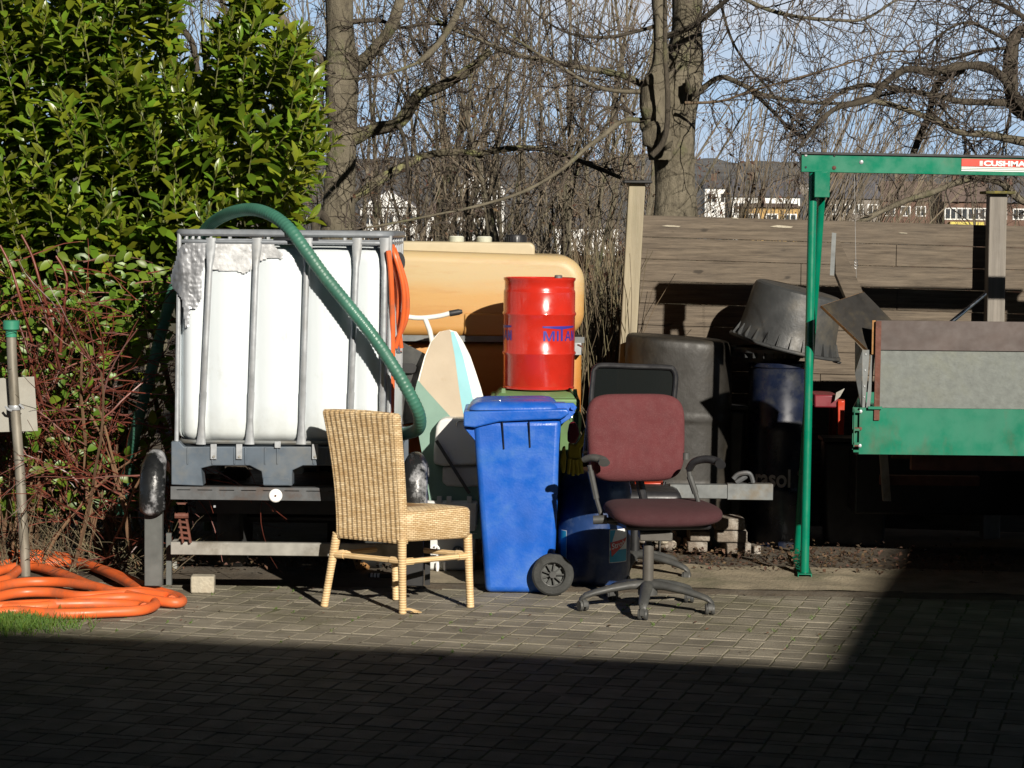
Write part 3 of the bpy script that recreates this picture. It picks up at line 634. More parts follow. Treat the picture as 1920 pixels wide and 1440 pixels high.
# fan of thin upright stems right of the twin trunk (a coppiced tree), leaning right
def fan(px0, px1, Y, n, h, name, label, lean0, lean1, m_, r=.011):
    t = thing(name, label, 'tree', (W((px0+px1)/2, 430, Y).x, Y, 0)); b = MB(); tw = MB()
    for i in range(n):
        f = i / n + rnd.uniform(-.02, .02); x = W(lerp(px0, px1, f), 430, Y).x; ln = lerp(lean0, lean1, f) + rnd.uniform(-.12, .12)
        pts = wig((x, Y + rnd.uniform(-.4, .4), rnd.uniform(0, .3)), (ln, rnd.uniform(-.1, .1), 1), h * rnd.uniform(.7, 1.0), 12, .045, .015)
        b.tube(pts, taper(r, .003, len(pts)), 4, cap=False)
        for _ in range(12):
            j = rnd.randint(3, 11); d = (pts[j+1 if j < 12 else j]-pts[j-1]).normalized() + Vector((rnd.uniform(-.7,.7), rnd.uniform(-.4,.4), rnd.uniform(-.1,.5)))*.8
            q = wig(pts[j], d, rnd.uniform(.2, .8), 6, .12, .04); tw.tube(q, taper(.0038, .0016, len(q)), 3, cap=False)
    b.build('stem', m_, t, ang=None); tw.build('crown', m_twig, t, ang=None)
fan(1290, 1420, 17.5, 46, 3.6, 'coppiced_tree', 'fan of thin leaning stems rising just right of the twin trunk', .25, .75, m_twig)
fan(1000, 1200, 18.5, 14, 3.9, 'coppiced_hazel', 'tight cluster of straight upright stems left of the twin trunk', -.15, .12, m_bark, .017)
fan(560, 780, 18.0, 22, 4.2, 'coppiced_willow', 'loose spray of fine stems around the left beech trunk', -.3, .55, m_twig)
GB = 'distant bare treetops under the right hand sky'
LB = 'distant bare upright tree seen against the sky above the green beam'
pB = [sapling('distant_tree', LB, 'tree', GB, n, h, sp, m_bark, m_twig, .9, .03) for (n, h, sp) in ((1, 7.2, .04), (2, 7.6, .06), (3, 6.6, .1))]
for i in range(26):
    px = lerp(1330, 2000, (i + rnd.random()*.8) / 26); Y = rnd.uniform(34, 46); x = W(px, 430, Y).x
    s_ = rnd.uniform(.55, .8) * (1.1 if px < 1450 else 1)
    if i < 3: pB[i].location = (x, Y, -.3); pB[i].scale = (s_, s_, s_)
    else: copy_tree(pB[i % 3], (x, Y, -.3), rnd.uniform(0, 6.28), (s_, s_, s_))
for i in range(16):
    px = lerp(-40, 650, (i + rnd.random()*.8) / 16); Y = rnd.uniform(22, 34); x = W(px, 430, Y).x
    copy_tree(pB[i % 3], (x, Y, -.3), rnd.uniform(0, 6.28), (.8, .8, .8), 'distant bare tree glimpsed through gaps of the laurel')['group'] = 'trees behind the laurel'
# undergrowth: bramble and low scrub, one uncountable mass
b = MB(); lf = MB()
def scrub(n, pr, Yr, zr, lr, r, b, up_=.3, k=.35):
    for _ in range(n):
        Y = rnd.uniform(*Yr); x = W(rnd.uniform(*pr), 430, Y).x
        q = wig((x, Y, rnd.uniform(*zr)), (rnd.uniform(-1, 1), rnd.uniform(-1, 1), rnd.uniform(-.3, 1.2)+up_), rnd.uniform(*lr), 8, k, 0); b.tube(q, taper(r*rnd.uniform(.6, 1.3), .0016, len(q)), 3, cap=False)
scrub(1300, (560, 1240), (14.6, 23), (0, .75), (.4, .95), .004, b)
scrub(800, (1290, 2000), (15.0, 23), (0, 1.2), (.4, 1.2), .005, b)
tag(b.build('bramble_scrub', m_twigr, ang=None), 'tangled brown scrub filling the gap under the saplings', 'scrub', None, 'stuff')
b = MB()
scrub(330, (540, 1240), (14.8, 24), (.9, 2.6), (.3, .9), .0032, b, .0, .5)
tag(b.build('tangled_twigs', m_twigd, ang=None), 'dark criss-cross twigs hanging in front of the far white houses', 'scrub', None, 'stuff')
b = MB()
for _ in range(1500):
    Y = rnd.uniform(15, 24); px = rnd.choice((rnd.uniform(640, 900), rnd.uniform(900, 1240), rnd.uniform(1290, 1500))); x = W(px, 430, Y).x; c = Vector((x, Y, rnd.uniform(1.1, 3.0)*Y/18 - .2))
    s2 = rnd.uniform(.012, .028); u_ = Vector((rnd.uniform(-1,1), rnd.uniform(-1,1), rnd.uniform(-1,1))).normalized(); v_ = u_.orthogonal().normalized()
    b.add([c-u_*s2, c+v_*s2*.5, c+u_*s2, c-v_*s2*.5], [(0,1,2,3)])
tag(b.build('withered_leaves', m_litter, ang=None), 'scattered rusty dead leaves still hanging in the thicket', 'leaves', None, 'stuff')
b = MB()
for _ in range(1500):
    Y = rnd.uniform(13.6, 15.6); px = rnd.uniform(1060, 1215); x = W(px, 430, Y).x
    q = wig((x, Y, 0), (rnd.uniform(-.25, .25), rnd.uniform(-.2, .2), 1), rnd.uniform(.6, 1.75), 7, .17); b.tube(q, taper(rnd.uniform(.003, .0065), .0016, len(q)), 3, cap=False)
tag(b.build('dry_weeds', m_dry, ang=None), 'tall dry straw coloured weeds between the tank and the fence post', 'weeds', None, 'stuff')
b = MB()   # thick dark ivy and brush low down, far behind the tank
for _ in range(5200):
    Y = rnd.uniform(16.5, 24); x = W(rnd.uniform(500, 2000), 430, Y).x; c = Vector((x, Y, rnd.uniform(0, 1)**1.3*1.55))
    s2 = rnd.uniform(.03, .07); u_ = Vector((rnd.uniform(-1,1), rnd.uniform(-1,1), rnd.uniform(-1,1))).normalized(); v_ = u_.orthogonal().normalized()
    b.add([c-u_*s2, c+v_*s2*.6, c+u_*s2, c-v_*s2*.6], [(0,1,2,3)])
tag(b.build('low_brush', m_litter, ang=None), 'brown leafy brush covering the ground behind the fence', 'brush', None, 'stuff')

# ================================================================ LAUREL
def leaf(b, p, ax, nr, L_, wd, curl=.25):
    ax = ax.normalized(); sd_ = ax.cross(nr); sd_ = sd_.normalized() if sd_.length > 1e-5 else ax.orthogonal().normalized(); nr = sd_.cross(ax).normalized(); vs = [p]
    for f, k in ((.16, .62), (.42, 1.0), (.70, .86), (.90, .42)):
        c = p + ax*(L_*f) - nr*(L_*curl*f*f); vs += [c + sd_*wd*k*.5 + nr*wd*.13*k, c, c - sd_*wd*k*.5 + nr*wd*.13*k]
    vs.append(p + ax*(L_*1.0) - nr*(L_*curl))
    b.add(vs, [(0,2,1),(0,3,2),(10,11,13),(11,12,13)] + [q for o in (1, 4, 7) for q in ((o,o+1,o+4,o+3),(o+1,o+2,o+5,o+4))])
def inpoly(x, y, P):
    c = False; j = len(P)-1
    for i in range(len(P)):
        if (P[i][1] > y) != (P[j][1] > y) and x < (P[j][0]-P[i][0])*(y-P[i][1])/(P[j][1]-P[i][1])+P[i][0]: c = not c
        j = i
    return c
LP = [(-260,-80),(330,-80),(325,60),(345,140),(395,165),(410,95),(440,30),(455,-60),(510,-60),(495,60),(525,105),(565,90),(550,140),(580,215),(572,275),(595,300),(548,350),(530,420),(460,440),(350,440),(320,560),(250,640),(250,1000),(-260,1000)]
t = thing('laurel_bush', 'large glossy green laurel bush filling the upper left, behind the white tank', 'bush', (W(200, 700, 13.1).x, 13.1, 0))
lf = MB(); bd = MB(); st = MB()
cnt = 0
for layer, (n, Ya, Yb) in enumerate(((740, 12.35, 12.8), (640, 12.8, 13.2), (480, 13.2, 13.6), (400, 13.6, 14.0))):
    k = 0
    while k < n:
        px, py = rnd.uniform(-260, 640), rnd.uniform(-80, 1000)
        if py > 560 and rnd.random() < .45: continue
        if not inpoly(px, py, LP): continue
        if noise.noise(Vector((px*.011, py*.011, 3))) < -.22 and layer < 2 and rnd.random() < .8: continue
        k += 1; Y = rnd.uniform(Ya, Yb)
        if px < 360 and py > 450: Y += .15
        p = W(px, py + 35, Y)
        if p.z < .1: continue
        d = Vector((rnd.uniform(-.35, .35) + (.5 if px > 480 else 0), -rnd.uniform(.1, .7), rnd.uniform(.45, 1.1))).normalized()
        Ls = rnd.uniform(.16, .30); m_ = int(Ls/.022); q = wig(p, d, Ls, 6, .07); st.tube(q, taper(.0042, .0022, 7), 3, cap=False)
        ph = rnd.uniform(0, 6.28); big = rnd.uniform(.10, .15)
        for i in range(m_):
            f = (i+.5)/m_; j = min(int(f*6), 5); c = q[j].lerp(q[j+1], f*6-j); tg = (q[j+1]-q[j]).normalized()
            ph += 2.4; o_ = tg.orthogonal().normalized(); o2 = tg.cross(o_); rad = o_*math.cos(ph)+o2*math.sin(ph)
            op = lerp(1.3, .35, f**1.5) + rnd.uniform(-.15, .15)
            ax = tg*math.cos(op) + rad*math.sin(op); nr = (tg - ax*tg.dot(ax)) + Vector((0, -.15, .25))
            L_ = big*lerp(1.0, .72, f)*rnd.uniform(.85, 1.12); leaf(lf, c, ax, nr, L_, L_*.39, rnd.uniform(.05, .35)); cnt += 1
        for i in range(4):
            ax = (tg + Vector((rnd.uniform(-.4,.4), rnd.uniform(-.4,.4), rnd.uniform(0,.4)))).normalized(); leaf(bd, q[-1] - tg*.012*i, ax, ax.orthogonal(), rnd.uniform(.04, .07), .013, .05)
lf.build('foliage', m_leaf, t, ang=80); bd.build('bud', m_leafy, t, ang=80)['label'] = 'pale yellow green shoot tips'
for i in range(16):
    px = rnd.uniform(0, 560); p0 = W(px*.6+100, 1000, 13.4); p0.z = 0; pts = wig(p0, (rnd.uniform(-.25, .35), -.05, 1), rnd.uniform(2.2, 3.6), 12, .1); st.tube(pts, taper(.018, .006, 13), 6, cap=False)
st.build('stem', m_budstem, t, ang=None)

# ================================================================ RED DOGWOOD
t = thing('dogwood_shrub', 'tangled leafless dogwood shrub with dark red twigs at the left edge', 'shrub', (W(150, 1060, 12.1).x, 12.1, 0))
rd = MB(); bn = MB(); lf = MB()
for i in range(42):
    px = rnd.uniform(-40, 285); Y = rnd.uniform(11.85, 12.6); p0 = W(px, 1062, Y); p0.z = 0
    ln = rnd.uniform(-.25, .3); hgt = rnd.uniform(.5, 1.25)
    pts = wig(p0, (ln, rnd.uniform(-.15, .15), 1), hgt, 9, .16); bn.tube(pts, taper(rnd.uniform(.006, .014), .005, 10), 5, cap=False)
    for _ in range(5):
        j = rnd.randint(4, 9); d = Vector((rnd.uniform(-1, 1), rnd.uniform(-.4, .3), rnd.uniform(-.15, .9)))
        q = wig(pts[j], d, rnd.uniform(.35, .85), 9, .17, -.01); rd.tube(q, taper(.005, .0018, 10), 4, cap=False)
        for _ in range(5):
            k = rnd.randint(1, 8); d2 = (q[k]-q[k-1]).normalized() + Vector((rnd.uniform(-1,1), rnd.uniform(-.7,.7), rnd.uniform(-.8,.8)))
            q2 = wig(q[k], d2, rnd.uniform(.12, .4), 6, .22, .0); rd.tube(q2, taper(.0026, .0013, 7), 3, cap=False)
for px, py, dx in ((40,620,1),(75,560,1),(20,500,1),(60,480,1),(125,520,-.3)):   # stout red canes
    q = cr([W(px-20, py-40, 11.95), W(px, py, 11.95), W(px+18*dx, py+60, 11.95), W(px+40*dx, py+140, 12)], 4); rd.tube(q, taper(.006, .008, 13), 6, cap=False)
for _ in range(70):
    px, py = rnd.uniform(-20, 320), rnd.uniform(470, 800); p = W(px, py, rnd.uniform(11.8, 12.3)); s_ = rnd.choice((-1, 1))
    q = wig(p, (s_, rnd.uniform(-.3,.3), rnd.uniform(-.2, .6)), rnd.uniform(.2, .6), 8, .13, -.07); rd.tube(q, taper(.0045, .0016, 9), 4, cap=False)
for _ in range(650):
    px, py = rnd.uniform(-20, 320), rnd.uniform(470, 960); p = W(px, py, rnd.uniform(12.0, 12.7)); ax = Vector((rnd.uniform(-1,1), -.4, rnd.uniform(-.6,.8))); L_ = rnd.uniform(.04, .085); leaf(lf, p, ax, Vector((0, -1, .4)), L_, L_*.55)
bn.build('stem', m_browntwig, t, ang=None); rd.build('twig', m_redtwig, t, ang=80)['label'] = 'dark red twigs'; lf.build('foliage', m_leafl, t, ang=80)
b = MB()
for _ in range(420):
    px = rnd.uniform(-20, 330); Y = rnd.uniform(11.75, 12.6); x = W(px, 1060, Y).x
    q = wig((x, Y, .02), (rnd.uniform(-.9, .9), rnd.uniform(-.5, .5), rnd.uniform(.1, 1.2)), rnd.uniform(.12, .5), 5, .22, -.04); b.tube(q, taper(.0028, .0012, 6), 3, cap=False)
tag(b.build('dry_undergrowth', m_dry, ang=None), 'pale dry stalks on the soil under the dogwood', 'undergrowth', None, 'stuff')

# ================================================================ FENCE
FY = 13.5
def fx(px, Y=FY): return W(px, 600, Y).x
f0 = W(1205, 403, FY); f1 = W(1920, 424, FY); fd = (f1 - f0).normalized(); slope = fd.z / fd.x
t = thing('plank_fence', 'weathered grey brown horizontal board fence behind the tubs and trailer', 'fence', (f0.x + 1.5, FY, 0))
xl, xr = fx(1196), fx(2350); ph = .1235
seams = {0: [], 1: [fx(1678)], 2: [fx(1500)], 3: [fx(1681)], 4: [fx(1420)], 5: [fx(1640)]}
for j in range(14):
    zt = f0.z - j * ph; cuts = [xl] + seams.get(j, [rnd.uniform(f0.x+.5, f0.x+2)] if j % 2 else []) + [xr]
    for a, c in zip(cuts[:-1], cuts[1:]):
        b = MB(); dy = rnd.uniform(-.004, .004); za = lambda x: zt + (x - f0.x) * slope
        n = 12; e = .0010
        b.hexa([(a+.001, FY+dy, za(a)-ph+e), (c-.001, FY+dy, za(c)-ph+e), (c-.001, FY+.035, za(c)-ph+e), (a+.001, FY+.035, za(a)-ph+e)],
               [(a+.001, FY+dy, za(a)-e), (c-.001, FY+dy, za(c)-e), (c-.001, FY+.035, za(c)-e), (a+.001, FY+.035, za(a)-e)])
        o = b.build('board', m_board, t, bevel=.003)
b = MB()
for (x, y, w_, h_) in ((1258, 424, 18, 3), (1465, 425, 22, 4), (1378, 409, 7, 2), (1693, 437, 9, 1.5)):
    p = W(x, y, FY - .0045); k = FY/F; b.add([p + Vector(((q)*w_*k, 0, s_*h_*k)) for q, s_ in ((-1,0),(-.4,.7),(.3,.5),(1,.1),(.8,-.6),(-.2,-.4))], [(0,5,4,3,2,1)])
b.build('splintered_patch', m_conc, t, ang=None)
def fpost(px, pyt, w_, Y, mat, capm, label, lean=0, d=.1):
    p = W(px, pyt, Y); pb = W(px + lean, 940, Y); t = thing('fence_post', label, 'post', (pb.x, Y, 0)); k = w_/2
    MB().hexa([(pb.x-k, Y-d/2, -.1), (pb.x+k, Y-d/2, -.1), (pb.x+k, Y+d/2, -.1), (pb.x-k, Y+d/2, -.1)], [(p.x-k, Y-d/2, p.z), (p.x+k, Y-d/2, p.z), (p.x+k, Y+d/2, p.z), (p.x-k, Y+d/2, p.z)]).build('post', mat, t, bevel=.006)
    MB().bb(p.x-k-.03, p.x+k+.035, Y-d/2-.04, Y+d/2+.04, p.z, p.z+.016).build('cap', capm, t, bevel=.004)
fpost(1194, 344, .092, FY-.02, m_wpost, m_blackm, 'pale sawn fence post with thin dark flat cap left of the plank fence', -38)
fpost(1869, 364, .098, FY-.10, m_wpost2, m_lichen, 'grey fence post with yellow mossy cap in front of the plank fence', -12)

# ================================================================ GREEN GANTRY
GY = 11.95
t = thing('lifting_gantry', 'green painted steel gantry on leaning tube legs with a red and white decal', 'gantry', G(1508, 1083)[:2] + (0,))
k = GY / F
b0 = W(1503, 305.5, GY); b1 = W(1920, 313, GY); bd_ = (b1 - b0).normalized(); bn_ = Vector((0, 1, 0)); bu = bd_.cross(Vector((0, 1, 0))) * -1
bu = Vector((-bd_.z, 0, bd_.x)); BL = 2.04; hh = 16.5 * k
rot = Matrix((bd_, Vector((0, 1, 0)), bu)).transposed()
mid = b0 + bd_ * BL / 2
b = MB(); b.box(mid + Vector((0, .002, 0)), (BL, .005, hh*2), rot); b.box(mid + bu*(hh-.003) + Vector((0, .032, 0)), (BL, .055, .006), rot); b.box(mid - bu*(hh-.003) + Vector((0, .032, 0)), (BL, .055, .006), rot)
b.box(b0 + bd_*.003 + Vector((0, .03, 0)), (.006, .05, hh*2-.013), rot)
b.build('beam', m_green, t, bevel=.0015)
b = MB(); b.box(mid + bu*(hh+.006) + Vector((0, .025, 0)), (BL+.01, .075, .011), rot); b.build('top_strip', m_blackm, t)
def onbeam(px, py, d=.004): p = W(px, py, GY); s_ = (p - b0).dot(bd_); h_ = (p - b0).dot(bu); return b0 + bd_*s_ + bu*h_ + Vector((0, -d, 0))
for px, py, r_, mt_ in ((1511,291,2.2,m_galv), (1615,304,3,m_galv), (1564,314.5,3,m_rust), (1564.5,292,1.6,m_blackm), (1511,313.5,1.6,m_blackm)):
    MB().lathe([(r_*k*1.3, 0), (r_*k*1.3, .004), (r_*k*.8, .006)], onbeam(px, py, -.001), 10, RX(R(90))).build('bolt', mt_, t)
# decal
dl = MB(); q0 = onbeam(1803, 308); L1 = .62
def dq(b, s0, s1, h0, h1, d): 
    o = W(1803, 299, GY); o = b0 + bd_*((o-b0).dot(bd_)) + bu*((o-b0).dot(bu)) + Vector((0, -d, 0))
    return b.add([o + bd_*s0 + bu*h0, o + bd_*s1 + bu*h0, o + bd_*s1 + bu*h1, o + bd_*s0 + bu*h1], [(0, 1, 2, 3)])
dec = dq(MB(), 0, L1, -12.5*k, 1.5*k, .0035).build('decal', m_decalred, t, ang=None)
b = MB()
for j in range(3): dq(b, 0, L1, (-15.3 - 3.0*j)*k, (-13.4 - 3.0*j)*k, .0035)
b.build('stripe', m_txtwhite, dec, ang=None)
def text_mesh(s, size, off_=0, sx=1, sp=1, ital=0):
    cu = bpy.data.curves.new('tmp', 'FONT'); cu.body = s; cu.size = size; cu.offset = off_; cu.space_character = sp; cu.shear = ital; cu.resolution_u = 4
    o = bpy.data.objects.new('tmp', cu); COL.objects.link(o); dg = bpy.context.evaluated_depsgraph_get(); dg.update()
    me = bpy.data.meshes.new_from_object(o.evaluated_get(dg)); vs = [v.co.copy() for v in me.vertices]; fs = [tuple(p.vertices) for p in me.polygons]
    bpy.data.objects.remove(o); bpy.data.curves.remove(cu); bpy.data.meshes.remove(me)
    for v in vs: v.x *= sx
    return vs, fs
def put_text(b, s, fn, size, **kw):
    vs, fs = text_mesh(s, size, **kw); b.add([fn(v.x, v.y) for v in vs], fs); return max(v.x for v in vs)
o_ = W(1844, 310.6, GY); o_ = b0 + bd_*((o_-b0).dot(bd_)) + bu*((o_-b0).dot(bu)) + Vector((0, -.0055, 0))
b = MB(); put_text(b, 'CUSHMAN', lambda x, y: o_ + bd_*x + bu*y, .0345, off_=.0016, sx=1.47, sp=1.0)
b.build('lettering', m_txtwhite, dec, ang=None)
b = MB()
for j in range(4):
    x0, y0 = -.0205 + (j % 2)*.0, j*.0062; b.add([o_ + bd_*(x0+u_) + bu*(y0+v_) for u_, v_ in ((0, 0), (.016, 0), (.016, .0045), (0, .0045))], [(0,1,2,3)])
b.build('emblem', m_txtwhite, dec, ang=None)
# end frames
def aframe(px_off):
    D = Vector((px_off, 0, 0))
    top = W(1526, 322, GY) + D + Vector((0, .03, 0)); bot = G(1508, 1090) + D + Vector((0, .0, .045)); rb = G(1495, 1046) + D + Vector((0, .05, .045)); rb.y = bot.y + .80; rb.x = bot.x + .058
    rtop = W(1544, 366, GY) + D + Vector((0, .07, 0)); q = .0195
    MB().tube([bot, top], q*1.12, 16).build('leg', m_green, t)
    MB().tube([rb, rtop], q*1.0, 16).build('leg', m_green, t)
    c = W(1534, 346, GY) + D; c1 = W(1540, 346, GY) + D
    MB().box(c1 + Vector((.0, .03, 0)), (.076, .13, .128)).build('bracket', m_green, t, bevel=.003)
    d = (rb - bot); d.z = 0; d.normalize(); s_ = Vector((d.y, -d.x, 0)); b = MB(); A = bot - d*.05; A.z = 0; B = rb + d*.08; B.z = 0
    for o1, o2, z0, z1 in ((-.035, .035, .040, .045), (-.035, -.030, .002, .040), (.030, .035, .002, .040)):
        b.hexa([A+s_*o2+Vector((0,0,z0)), A+s_*o1+Vector((0,0,z0)), B+s_*o1+Vector((0,0,z0)), B+s_*o2+Vector((0,0,z0))], [A+s_*o2+Vector((0,0,z1)), A+s_*o1+Vector((0,0,z1)), B+s_*o1+Vector((0,0,z1)), B+s_*o2+Vector((0,0,z1))])
    b.build('foot_channel', m_greend, t)
    pm = rb.lerp(rtop, .62); pm2 = bot.lerp(top, .60); MB().tube([pm2, pm], .012, 8).build('brace', m_green, t)
aframe(0); aframe(2.0 * bd_.x - .07)
MB().tube([W(1602, 322, GY+.02), W(1604.5, 480, GY+.02), W(1606, 535, GY+.02)], .0012, 4).build('hanging_wire', m_wire, t)
b = MB(); pc = W(1605, 490, GY+.02)
for j in range(3): b.tube([pc + Vector((.008*math.cos(a), 0, -.014*j + .008*math.sin(a))) for a in [i*math.pi/4 for i in range(8)]], .0016, 5, closed=True)
b.build('wire_hook', m_wire, t)

# ================================================================ DUMP TRAILER
TY = 11.6; k = TY / F
def tx(px): return W(px, 760, TY).x
def tz(py): return W(1760, py, TY).z
x0, x1 = tx(1612), tx(2330); TD = 1.15
t = thing('dump_trailer', 'green and galvanised box trailer with brown plywood top boards', 'trailer', ((x0+x1)/2, TY + TD/2, 0))
zb, zg, zs, zt = tz(853), tz(766), tz(658), tz(602)
b = MB(); b.bb(x0, x1, TY, TY+.004, zb, zg); b.bb(x0, x1, TY+.004, TY+.035, zb, zb+.005); b.bb(x0, x1, TY+.004, TY+.04, zg-.005, zg)
b.bb(x0+.2, x1, TY+TD-.004, TY+TD, zb, zg); b.bb(x0+.2, x1, TY+.041, TY+TD-.004, zg-.06, zg-.055); b.build('lower_panel', m_greend, t)
b = MB(); b.hexa([(x0-.03,TY+.02,zb+.02),(x0-.026,TY+.02,zb+.02),(x0+.174,TY+TD,zb+.02),(x0+.170,TY+TD,zb+.02)], [(x0-.03,TY+.02,zg),(x0-.026,TY+.02,zg),(x0+.174,TY+TD,zg),(x0+.170,TY+TD,zg)]); b.bb(x0-.026, x0, TY+.018, TY+.022, zb+.03, zg); b.build('end_panel', m_greend, t)
b = MB(); b.bb(x0-.028, x0-.024, TY-.012, TY+.004, zb+.035, zg-.005)
for py in (772, 806, 832, 846): z = tz(py); b.bb(x0-.028, x0, TY-.012, TY-.008, z-.008, z+.003)
b.build('hinge_bracket', m_greend, t)
for py, mt_ in ((773, m_galv), (805, m_rust), (837, m_galv)):
    MB().lathe([(.009, 0), (.009, .008), (.006, .009)], (x0+.004, TY-.0002, tz(py)), 6, RX(R(90))).build('bolt', mt_, t)
    MB().tube([(x0-.024, TY-.006, tz(py)), (x0-.004, TY-.006, tz(py))], .006, 8).build('bolt', m_rust, t)
xs = tx(1646)
MB().bb(xs, x1, TY+.014, TY+.017, zg+.001, zs).build('side_sheet', m_spangle, t)
MB().bb(tx(1640), x1, TY+.005, TY+.017, zs+.0015, zt).build('plywood_board', m_ply, t, bevel=.001)
MB().bb(tx(1640), x1, TY+.0175, TY+.021, zs-.03, zt-.003).build('plywood_core', m_plyedge, t)
MB().bb(tx(1634)-.003, tx(1640)-.002, TY+.008, TY+.016, zs-.02, zt).build('plywood_edge', m_plyedge, t)
MB().bb(tx(1638.5), tx(1649), TY-.010, TY+.0, tz(789), tz(603)).build('stake', m_rust, t, bevel=.001)
b = MB(); b.bb(tx(1627), tx(1653), TY-.02, TY-.013, tz(768), tz(763)); b.bb(tx(1627), tx(1629), TY-.013, TY-.0, tz(768), tz(763)); b.bb(tx(1651), tx(1653), TY-.013, TY, tz(768), tz(763)); b.build('stake_pocket', m_greend, t)
# tilted galvanised gate posts at the left end
b = MB(); kk = lambda px, py, dy=0: W(px, py, TY+.03+dy)
b.add([kk(1617,764), kk(1622,764), kk(1631,656), kk(1617,656), kk(1617,764,.004), kk(1622,764,.004), kk(1631,656,.004), kk(1617,656,.004)], [(0,1,2,3),(7,6,5,4),(0,4,5,1),(1,5,6,2),(2,6,7,3),(3,7,4,0)])
b.add([kk(1603,700,.02), kk(1615,764,.0), kk(1617,656,0), kk(1603,640,.3), kk(1603,700,.5), kk(1613,762,.5)], [(0,1,2,3),(0,3,4),(0,4,5,1)])
b.build('end_gate', m_galvd, t, ang=None)
b = MB(); b.add([kk(1624,764,-.012), kk(1631,764,-.012), kk(1641,662,-.012), kk(1634,662,-.012), kk(1624,764,-.002), kk(1631,764,-.002), kk(1641,662,-.002), kk(1634,662,-.002)], [(0,1,2,3),(7,6,5,4),(0,4,5,1),(1,5,6,2),(2,6,7,3),(3,7,4,0)]); b.build('corner_post', m_galvd, t)
for py in (664, 694, 724, 744): MB().lathe([(.004, 0), (.004, .003)], W(1622 + (700-py)*.04, py, TY+.029), 8, RX(R(90))).build('rivet', m_galv, t)
MB().bb(x0+.2, x1-.02, TY+.05, TY+TD-.02, zb+.05, zb+.06).build('floor', m_plydk, t)
MB().bb(xs+.2, x1, TY+TD-.02, TY+TD-.01, zg, zt-.06).build('side_sheet', m_spangle, t)
for yy in (.25, .85): MB().bb(x0+.3, x1, TY+yy, TY+yy+.06, zb-.1, zb-.003).build('chassis_rail', m_rust, t)
MB().bb(tx(1672), x1-.1, TY+TD+.02, TY+TD+.4, .24, zb-.11).build('under_shade_box', m_blackm, t, bevel=.01)  # black box added to keep the space under the trailer dark
wx = x0 + 1.35
for yy in (.08, TD-.2):
    wh = MB().lathe([(.18,-.08),(.25,-.075),(.275,-.05),(.275,.05),(.25,.075),(.18,.08)], (wx, TY+yy+.08, .275), 28, RX(R(90))).build('wheel', m_tyre, t)
    MB().lathe([(.02,-.085),(.175,-.055),(.178,-.02),(.17,0)], (wx, TY+yy+.08, .275), 20, RX(R(-90))).build('rim', m_galvd, wh)
MB().tube([(wx, TY+.1, .275), (wx, TY+TD-.1, .275)], .025, 10).build('axle', m_rust, t)
p = W(1662, 858, TY+.9); MB().hexa([(p.x-.01, TY+.9, .34), (p.x+.03, TY+.9, .34), (p.x+.03, TY+.94, .34), (p.x-.01, TY+.94, .34)], [(p.x-.04, TY+.9, zb-.01), (p.x+.0, TY+.9, zb-.01), (p.x+.0, TY+.94, zb-.01), (p.x-.04, TY+.94, zb-.01)]).build('prop_leg', m_bar, t)
MB().bb(p.x-.02, p.x+.5, TY+.95, TY+1.0, .42, .47).build('crossbar', m_rust, t)

# boards poking out of the trailer
def plank(name, label, pts, th, mat, cat, edge=None):
    pts = [Vector(p) for p in pts]; nrm = (pts[1]-pts[0]).cross(pts[2]-pts[0]).normalized()
    if nrm.y > 0: nrm = -nrm
    b = MB(); b.prism(pts, -nrm*th); 
    if edge is None: return tag(b.build(name, mat, bevel=.001), label, cat)
    t_ = thing(name, label, cat, min(pts, key=lambda p: p.z)[:3]); b.build('face', mat, t_, bevel=.001)
    c = sum(pts, Vector())/len(pts); MB().prism([c + (p-c)*1.004 - nrm*.002 for p in pts], -nrm*(th-.004)).build('edge', edge, t_); return t_
plank('plywood_offcut', 'grey brown board standing on end out of the trailer corner', [W(1566,450,TY+.25), W(1575,452,TY+.26), W(1617,545,TY+.22), W(1640,640,TY+.22), W(1620,640,TY+.22), W(1567,512,TY+.25)], .02, m_board, 'board')
plank('coated_board', 'black faced plywood board with raw brown edges leaning out of the trailer', [W(1541,573,TY+.05), W(1620,547,TY+.20), W(1682,610,TY+.20), W(1690,690,TY+.1), W(1632,660,TY+.04)], .02, m_plydk, 'board', m_plyedge)
b = MB(); b.hexa([W(1556,516,TY+.22), W(1564,517,TY+.22), W(1564,517,TY+.24), W(1556,516,TY+.24)], [W(1560,436,TY+.22), W(1568,437,TY+.22), W(1568,437,TY+.24), W(1560,436,TY+.24)])
tag(b.build('metal_strip', m_galvd), 'narrow grey metal strip beside the upright board', 'metal strip')
b = MB(); p0, p1 = W(1770, 615, TY+.5), W(1848, 551, TY+.62); b.tube([p0, p0.lerp(p1, .45), p0.lerp(p1, .55), p1], [.011, .011, .009, .008], 12)
tag(b.build('chrome_rod', m_chrome), 'shiny metal tube sticking up out of the trailer', 'tube')

